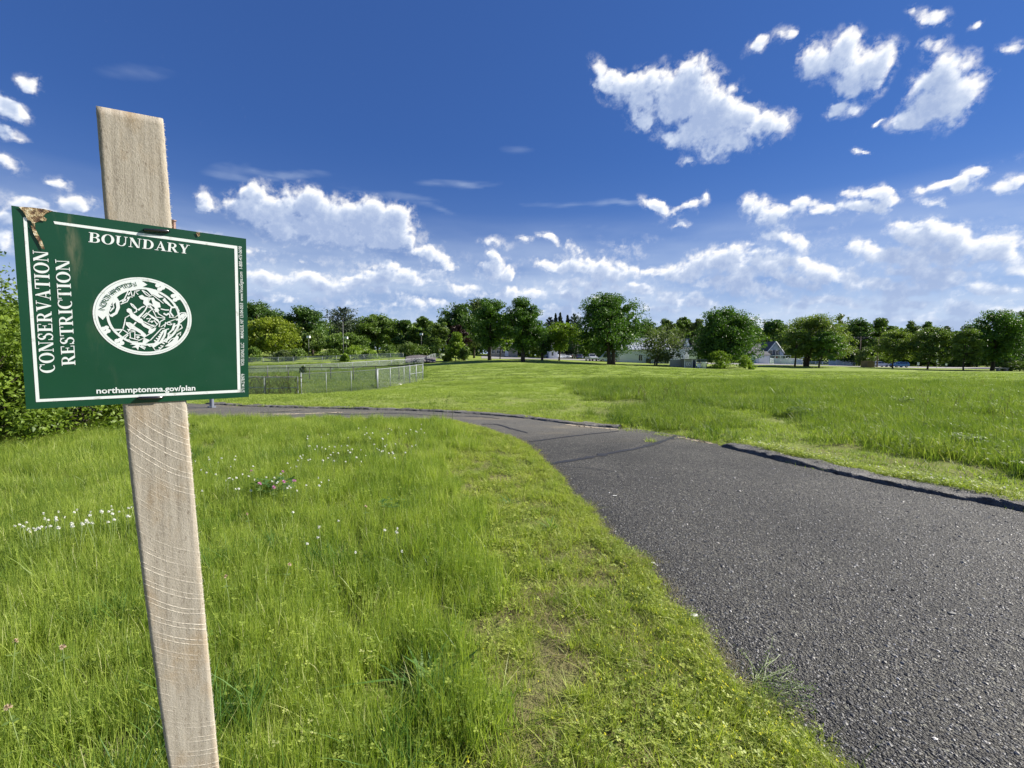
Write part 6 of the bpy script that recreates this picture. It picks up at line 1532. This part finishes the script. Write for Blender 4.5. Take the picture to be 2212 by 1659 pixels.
cMead = protos('meadow_grass', NV, lambda rg: [blades(420, .55, .08, .30, .009, .35, rg, 3, .8, 6), blades(70, .55, .24, .44, .0045, .22, rg, 3, .5), leaflets(40, .5, .06, .22, .03, rg)], M['meadow'])
cFar = protos('far_grass', NV, lambda rg: [blades(420, 1.1, .02, .075, .018, .8, rg, 2, .5, 12)], M['lawn'])
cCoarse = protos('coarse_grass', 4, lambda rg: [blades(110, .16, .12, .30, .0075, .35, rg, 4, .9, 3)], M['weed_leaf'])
cBroad = protos('broad_leaf', 4, lambda rg: [blades(14, .05, .06, .16, .022, .9, rg, 4, .9)], M['weed_leaf'])
def place(name, coll, nv, dens, y0, y1, want, seed, s0=.8, s1=1.2, jitter=.35, xl=None, tilt=.08, thin=None, z=0):
    rg = np.random.default_rng(seed); ay = []; ax = []
    edges = np.linspace(y0, y1, 40)
    for a, b in zip(edges[:-1], edges[1:]):
        w0, w1 = -1.2 * b - .5, 1.2 * b + .5
        if xl: w0, w1 = max(w0, xl[0]), min(w1, xl[1])
        if w1 <= w0: continue
        d = dens((a + b) / 2) if callable(dens) else dens
        n = rg.poisson((w1 - w0) * (b - a) * d); ax.append(rg.uniform(w0, w1, n)); ay.append(rg.uniform(a, b, n))
    x = np.concatenate(ax); y = np.concatenate(ay); k = np.isin(zone(x, y), want)
    if 2 in want: k &= ~pip(x + .13, y, ROAD)
    if thin is not None: k &= thin(x, y, rg)
    x, y = x[k], y[k]; n = len(x)
    pts = np.stack([x, y, Hn(x, y) + z], 1)
    rot = np.stack([rg.normal(0, tilt, n), rg.normal(0, tilt, n), rg.uniform(0, 6.28, n)], 1)
    nz = perlin(np.stack([x * .7, y * .7, 0 * x + 3], 1)) + .6 * perlin(np.stack([x * 2.1, y * 2.1, 0 * x], 1), 1)
    scl = rg.uniform(s0, s1, n) * (1 + jitter * nz)
    return scatter(name, pts, rot, scl, coll, nv, seed)
_dc = [G0(1130, 1480), G0(1075, 1590), G0(1000, 1330), G0(1190, 1340)]
def DRY(x, y):                    # thin brown patches in the mown verge
    r = np.zeros(len(x))
    for c, a, b in zip(_dc, (.26, .22, .20, .18), (.24, .18, .40, .45)): r = np.maximum(r, np.clip(1.35 - ((x - c.x) / a) ** 2 - ((y - c.y) / b) ** 2, 0, 1))
    nz = perlin(np.stack([x * 5, y * 5, 0 * x + 9], 1)) * 1.6 + .5
    return np.clip(r * (nz + .35) + np.clip(perlin(np.stack([x * 1.9, y * 1.9, 0 * x + 4], 1)) * 2 - .35, 0, .7), 0, 1)
notstake = lambda x, y, rg: np.hypot(x + .5, y - .6) > .25
place('long_grass', cLong, NV, lambda y: 58 if y < 3.2 else 34 if y < 6 else 18, .9, 12.2, [1], 11, .75, 1.1, .28, thin=lambda x, y, rg: y < 11.5)
place('long_grass', cLong2, NV, 3.0, 2.4, 12.4, [1], 12, .7, 1.05)
place('short_grass', cShort, NV, lambda y: 58 if y < 4 else 34, .9, 11.5, [2], 13, .75, 1.35, .5, thin=lambda x, y, rg: rg.random(len(x)) > DRY(x, y) * .82)
place('clover', cClover, NV, lambda y: 40 if y < 4 else 24, .9, 11.0, [2], 14, .8, 1.3, .4, thin=lambda x, y, rg: rg.random(len(x)) > DRY(x, y) * .85)
place('dry_thatch', cThatch, 3, lambda y: 26 if y < 4 else 12, .9, 9.0, [2], 15, .8, 1.3)
place('dry_thatch', cThatch, 3, lambda y: 90 if y < 4 else 30, .9, 7.0, [2], 25, .7, 1.1, thin=lambda x, y, rg: rg.random(len(x)) < DRY(x, y))
place('short_grass', cLong, NV, 3.0, 1.0, 9.5, [2], 16, .30, .55, .5)
place('lawn_grass', cLawn, NV, lambda y: 5.0 if y < 14 else 3.2, 3.5, 32, [3], 17, .8, 1.25, .3)
place('meadow_grass', cMead, NV, lambda y: 5.5 if y < 14 else 3.4, 4.2, 32, [4], 18, .65, 1.1, .5)
cFarM = protos('bank_grass', NV, lambda rg: [blades(420, 1.1, .05, .30, .020, .5, rg, 2, .5, 16)], M['meadow'])
place('bank_grass', cFarM, NV, .7, 30, 110, [4], 22, .6, 1.2, .5, xl=(-60, -5))
place('lawn_grass', cFar, NV, lambda y: .75 if y < 50 else .4, 30, 85, [3], 19, .8, 1.2, .2)
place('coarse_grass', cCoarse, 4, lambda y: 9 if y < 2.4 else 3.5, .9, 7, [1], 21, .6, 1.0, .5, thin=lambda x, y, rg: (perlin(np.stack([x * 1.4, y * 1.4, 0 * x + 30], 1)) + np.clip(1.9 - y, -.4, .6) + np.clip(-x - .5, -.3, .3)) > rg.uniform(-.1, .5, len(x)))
place('broad_weed', cBroad, 4, 1.6, 1.1, 7, [1, 2], 20, .4, .9, .4, tilt=.3)

# grass creeping over the asphalt edge and kerb backs
def along(line, step, spread, seed, y1=12, inward=0.):
    rg = np.random.default_rng(seed); l = resample(line, 4000); s = np.concatenate([[0], np.cumsum(np.hypot(*np.diff(l, axis=0).T))]); n = int(s[-1] / step)
    t = rg.uniform(0, s[-1], n); p = np.stack([np.interp(t, s, l[:, 0]), np.interp(t, s, l[:, 1])], 1) + rg.normal(0, spread, (n, 2)) + rg.normal(0, .001, (n, 2))
    k = (p[:, 1] > .8) & (p[:, 1] < y1) & (np.abs(p[:, 0]) < 1.2 * p[:, 1] + .6); return p[k], rg
def edge_tufts(name, line, step, spread, seed, coll, nv, s0, s1, z=.004, y1=12):
    p, rg = along(line, step, spread, seed, y1); n = len(p)
    pts = np.column_stack([p, Hn(p[:, 0], p[:, 1]) + z]); rot = np.stack([rg.normal(0, .2, n), rg.normal(0, .2, n), rg.uniform(0, 6.28, n)], 1)
    scatter(name, pts, rot, rg.uniform(s0, s1, n), coll, nv, seed)
edge_tufts('edge_grass', offset(inner, side * -.07), .008, .03, 31, cShort, NV, .35, .75)
edge_tufts('edge_clover', offset(inner, side * -.06), .014, .035, 32, cClover, NV, .45, .8, .006)
edge_tufts('edge_roots', inner, .05, .03, 33, cThatch, 3, .4, .9, .016)
edge_tufts('edge_clover', offset(K1, side * (BERMW + .03)), .022, .05, 34, cClover, NV, .9, 1.6, .03, 9)
edge_tufts('edge_grass', offset(K1, side * (BERMW + .06)), .03, .05, 35, cShort, NV, .8, 1.4, .0, 9)
edge_tufts('edge_grass', offset(K2, side * .33), .05, .05, 36, cShort, NV, .6, 1.2, .0, 16)

# loose stones standing proud of the asphalt
def stone_mesh(seed):
    rg = np.random.default_rng(seed); import bmesh
    bm = bmesh.new(); bmesh.ops.create_icosphere(bm, subdivisions=1, radius=1)
    for v in bm.verts: v.co = Vector((v.co.x * rg.uniform(.7, 1.2), v.co.y * rg.uniform(.6, 1.), v.co.z * rg.uniform(.4, .65)))
    me = bpy.data.meshes.new('stone'); bm.to_mesh(me); bm.free(); me.materials.append(M['chip']); return me
m, t, out = mat_new('stone_chip'); oi = t.add('ShaderNodeObjectInfo'); b = t.add('ShaderNodeBsdfPrincipled')
t.l.new(t.ramp(oi.outputs['Random'], [(0, (.022, .022, .022)), (.5, (.048, .047, .046)), (.85, (.115, .115, .108)), (.985, (.26, .25, .23)), (1, (.6, .58, .54))]), b.inputs['Base Color']); b.inputs['Roughness'].default_value = .55
t.l.new(b.outputs[0], out.inputs[0]); M['chip'] = m
cStone = proto_collection('chip', [stone_mesh(i) for i in range(5)])
def gravel():
    rg = np.random.default_rng(55); n = 230000; y = 1.0 + 5.6 * rg.beta(1., 1.9, n); x = rg.uniform(.3, 1.2 * 6.6 + .5, n); k = (x < 1.2 * y + .6) & pip(x, y, ROAD); x, y = x[k], y[k]; n = len(x)
    sc = rg.gamma(2.3, .0016, n) + .0012
    pts = np.stack([x, y, Hn(x, y) + .016 - sc * .12], 1); rot = np.stack([rg.normal(0, .25, n), rg.normal(0, .25, n), rg.uniform(0, 6.28, n)], 1)
    scatter('asphalt_chippings', pts, rot, sc, cStone, 5, 56)
gravel()

# ------------------------------------------------------------------ flowers and small plants near the camera
import bmesh as _bm
def head_mesh(name, r, mat, seed):
    rg = np.random.default_rng(seed); V = []; F = []
    for k in range(46):
        z = rg.uniform(-.45, 1); a = rg.uniform(0, 6.28); q = math.sqrt(max(0, 1 - z * z)); d = np.array([math.cos(a) * q, math.sin(a) * q, z]); t = np.cross(d, (0.1, .2, 1)); t /= np.linalg.norm(t); w = r * .16; n = len(V)
        V += [d * r * .2 + t * w * .5, d * r * .2 - t * w * .5, d * r * rg.uniform(.85, 1.15) - t * w * .9, d * r * 1.1 + t * w * .9]; F.append((n, n + 1, n + 2, n + 3))
    return mesh_np(name, V, [np.array(F)], mat)
def stem_mesh(h):
    mb = MB(); mb.tube([(0, 0, -h), (.01, 0, -h * .5), (0, 0, 0)], .0016, 4, False); return mb.mesh('flower_stem', M['stem'])
def leaf3():
    V = []; F = []
    for l in range(3):
        b = l * 2.09; u = np.array([math.cos(b), math.sin(b), .1]); w = np.array([-math.sin(b), math.cos(b), 0]); c = np.array([0, 0, -.05]); n = len(V)
        V += [c, c + u * .012 + w * .008, c + u * .024, c + u * .012 - w * .008]; F.append((n, n + 1, n + 2, n + 3))
    return mesh_np('clover_leaf', V, [np.array(F)], M['clover_leaf'], False, np.full(len(V), .5))
hm = [head_mesh('white_head', .0105, M['petal_white'], 1), head_mesh('pink_head', .0145, M['petal_pink'], 2), head_mesh('tan_head', .010, simple('petal_faded', (.55, .40, .28), .8), 3)]
sm_ = stem_mesh(.26); lm_ = leaf3()
def clover(x, y, z, k, label, group, s=1., leaves=True):
    root = empty(['white_clover', 'pink_clover', 'faded_clover'][k], (x, y, z), RNG.uniform(0, 6), label, 'clover flower', group); root.scale = (s, s, s)
    root.rotation_euler = (RNG.normal(0, .12), RNG.normal(0, .12), RNG.uniform(0, 6))
    obj('flower_head', hm[k], root); obj('stem', sm_, root)
    if leaves: obj('leaf', lm_, root)
def clover_px(px, py, z, *a, **k):
    q = G0(px, py, z); clover(q.x, q.y, z, *a, **k)
def sow(n, x0, x1, y0, y1, z, label, group, seed, s=1., slope=0., leaves=False):
    rg = np.random.default_rng(seed)
    for i in range(n):
        px = rg.uniform(x0, x1); py = rg.uniform(y0, y1) + slope * (px - x0)
        clover_px(px, py, z + rg.normal(0, .02), 0, label, group, s * rg.uniform(.8, 1.25), leaves=leaves)
sow(46, 22, 285, 1118, 1155, .25, 'white clover flower in the patch left of the wooden stake', 'white clover left of the stake', 1, .95, -.12)
sow(46, 420, 720, 985, 1062, .25, 'white clover flower in the grass between stake and pink clover', 'white clover right of the stake', 2, .9)
sow(70, 640, 920, 930, 1010, .25, 'white clover flower in the far part of the meadow before the path bend', 'white clover near the path bend', 3, 1.0, -.05)
sow(10, 500, 880, 1080, 1200, .26, 'scattered white clover flower in the tall grass before the pink clover', 'scattered white clover in front', 4, .9)
for i, (px, py, w) in enumerate([(560.6, 1045, 'leftmost, low'), (591.6, 1053, 'lowest, above the dark leaves'), (613, 1041, 'largest, in the middle'), (635, 1039, 'palest, at the right'), (543, 1017, 'small, upper left'), (611, 1019, 'small, upper middle')]):
    clover_px(px, py, .30, 1, 'pink clover flower, %s of the pink group' % w, 'pink clover flowers', 1.25 if i < 4 else .95)
for px, py, lab in [(534, 1111, 'faded clover head under the pink group'), (1, 1, ''), (487, 1246, 'faded clover head low in the tall grass right of the stake'), (625, 1220, 'small faded clover head in the middle of the tall grass'), (790, 1094, 'faded clover head near the mown edge'), (135, 1398, 'faded brown clover head left of the stake foot'), (34, 1385, 'faded brown clover head at the far left, low down'), (17, 1528, 'faded brown clover head at the bottom left')]:
    if lab: clover_px(px, py, .28, 2, lab, 'faded clover heads', 1.1)
def along_kerb(n, seed):
    rg = np.random.default_rng(seed); l = offset(K1, side * (BERMW + .06)); l = l[(l[:, 1] > 4.2) & (l[:, 1] < 7.7)]
    for i in range(n):
        p = l[rg.integers(len(l))] + rg.normal(0, .10, 2)
        if zone([p[0]], [p[1]])[0] == 0: continue
        clover(p[0], p[1], .10 + rg.uniform(0, .03), 0, 'white clover flower in the verge along the back of the right kerb', 'white clover along the kerb', .85 * rg.uniform(.8, 1.3), leaves=False)
along_kerb(75, 5)
def leafy(label, px, py, s, seed, mat='weed_leaf', n=26, hh=.2, cat='weed', wl=.03, name='leafy_weed', lean=.9, clump=True):
    q = G0(px, py, 0); rg = np.random.default_rng(seed); root = empty(name, (q.x, q.y, 0), 0, label, cat)
    V, F, t = merge([blades(n, .10 * s, hh * .5 * s, hh * s, wl * s, lean, rg, 4, .9)] if not clump else [leaflets(n * 5, .15 * s, .02, hh * s, .028 * s ** .5, rg), blades(n // 2, .13 * s, hh * .5 * s, hh * s, .008, .5, rg, 4, .6)]); obj('leaves', mesh_np('weed_leaves', V, F, M[mat], False, t), root)
    return root
leafy('dark leafy clump under the pink clover flowers', 592, 1080, 1.3, 1, n=36, hh=.17, wl=.018)
leafy('dark broad-leaved dock plant where tall grass meets the mown verge', 935, 1478, 1.0, 2, n=30, hh=.17, clump=False)
leafy('dark weed clump in the meadow right of the clover', 848, 1120, .8, 3, n=16, hh=.22, wl=.015)
leafy('grassy weed tuft in the mown verge near the camera', 1085, 1560, 1.0, 4, 'grass_long', n=60, hh=.15, wl=.006, clump=False)
leafy('grassy weed tuft sprouting in the joint of the path', 1406, 956, .9, 5, 'grass_long', n=60, hh=.14, wl=.008, clump=False)
leafy('dark weed clump in the right meadow near the frame edge', 2090, 975, 1.7, 6, 'meadow', n=70, hh=.16, wl=.02)
leafy('dark weed clump at the edge of the mown lane', 1722, 905, 1.8, 7, 'meadow', n=70, hh=.16, wl=.02)
leafy('dark weed clump in the middle of the right meadow', 1950, 880, 1.8, 8, 'meadow', n=70, hh=.16, wl=.02)
def stalks(label, px, py, n, h, seed, mat='grass_dry', sp=.3):
    q = G0(px, py, 0); rg = np.random.default_rng(seed); root = empty('grass_stalks', (q.x, q.y, H(q.x, q.y)), 0, label, 'tall grass'); mb = MB()
    for k in range(n):
        x, y = rg.normal(0, sp, 2); a = rg.uniform(0, 6.28); hh = h * rg.uniform(.6, 1.1); e = Vector((x + math.cos(a) * .12, y + math.sin(a) * .12, hh)); mb.tube([(x, y, 0), (x * .9 + e.x * .1, y * .9 + e.y * .1, hh * .6), e], [.004, .003, .0015], 3, False)
        for j in range(5): mb.tube([e - Vector((0, 0, j * .03)), e + Vector((rg.normal(0, .025), rg.normal(0, .025), .02 - j * .025))], .004, 3, False)
    o = mb.build('stalks', M[mat], root); o['kind'] = 'stuff'
stalks('three tall pale weed stalks standing above the grass at the path bend', 948, 912, 5, .62, 1, 'grass_long', .35)
stalks('dry straw-coloured stalks beyond the path by the meadow', 1415, 872, 26, .6, 2, 'grass_dry', .7)
stalks('tall pale stalk leaning in the right meadow', 2010, 880, 3, 1.0, 3, 'grass_dry', .3)
stalks('pale seed stalks at the right edge of the meadow', 2150, 925, 14, .7, 4, 'grass_dry', .6)
# yellow dots of medick along the asphalt edge
def medick():
    rg = np.random.default_rng(12); me = head_mesh('medick_head', .0036, M['petal_yellow'], 9); c = proto_collection('medick', [me])
    y = 1.0 + 4.2 * rg.beta(1, 2.2, 1500); x = np.interp(y, inner[:200, 1][::1], inner[:200, 0]) if False else np.interp(-y, -inner[:160, 1], inner[:160, 0]) if False else None
    k = np.argsort(inner[:230, 1]); x = np.interp(y, inner[:230, 1][k], inner[:230, 0][k]) - rg.gamma(1.3, .22, 1500); ok = (zone(x, y) == 2) & (rg.random(1500) < np.clip(.62 - y * .13, .05, 1)); x, y = x[ok], y[ok]; n = len(x)
    scatter('yellow_medick', np.stack([x, y, rg.uniform(.03, .085, n)], 1), np.zeros((n, 3)), rg.uniform(.7, 1.3, n), c, 1, 5)
medick()
def sprawl(label, px, py, r, n, seed):
    q = G0(px, py, 0); rg = np.random.default_rng(seed); root = empty('sprawling_weed', (q.x, q.y, .016), 0, label, 'weed'); mb = MB(); V = []; F = []
    for k in range(n):
        a = rg.uniform(-2.2, .9); p = Vector((0, 0, .004)); d = Vector((math.cos(a), math.sin(a), .12)); path = [p]
        for j in range(6):
            d = (d + Vector((rg.normal(0, .25), rg.normal(0, .25), rg.normal(0, .1)))).normalized(); p = p + d * r / 6 * rg.uniform(.6, 1.3); p.z = max(p.z, .004); path.append(p.copy())
            for s in range(5):
                c = np.array(p) + rg.normal(0, .012, 3); c[2] = abs(c[2]) + .003; u = rg.normal(0, 1, 3); u /= np.linalg.norm(u); w = np.cross(u, rg.normal(0, 1, 3)); w /= np.linalg.norm(w); ll = .006; m_ = len(V); V += [c, c + u * ll * .6 + w * ll * .4, c + u * ll * 1.3, c + u * ll * .6 - w * ll * .4]; F.append((m_, m_ + 1, m_ + 2, m_ + 3))
        mb.tube(path, .0011, 3, False)
    o = mb.build('stems', M['stem'], root); o['kind'] = 'stuff'; o = obj('leaves', mesh_np('sprawl_leaves', V, [np.array(F)], M['clover_leaf'], False, np.full(len(V), .6)), root); o['kind'] = 'stuff'
sprawl('thin sprawling weed spreading over the asphalt at the lower path edge', 1628, 1486, .24, 40, 3)
sprawl('small sprawling weed growing over the path edge halfway down', 1490, 1345, .10, 14, 4)
def scrap(label, px, py, s, seed, mat='paper', name='paper_scrap'):
    q = G0(px, py, .018); rg = np.random.default_rng(seed); V = []; n = 6
    V.append((0, 0, s * .35))
    for k in range(n): a = k * 6.283 / n; V.append((math.cos(a) * s * rg.uniform(.6, 1.2), math.sin(a) * s * .7 * rg.uniform(.6, 1.1), rg.uniform(0, s * .4)))
    me = mesh_np(name, V, [np.array([(0, k + 1, (k + 1) % n + 1) for k in range(n)])], M[mat]); tag(obj(name, me, None, (q.x, q.y, .02)), label, 'litter')
scrap('small white scrap lying on the path below the seam', 1411, 1217, .020, 1); scrap('crumpled white scrap at the grass edge halfway down', 1500, 1331, .026, 2); scrap('torn white scrap on the asphalt near the bottom', 1706, 1541, .014, 3); scrap('thin white scrap beside the verge under the seam', 1328, 1072, .024, 4); scrap('white scrap lying in the mown verge', 1200, 1148, .010, 5)
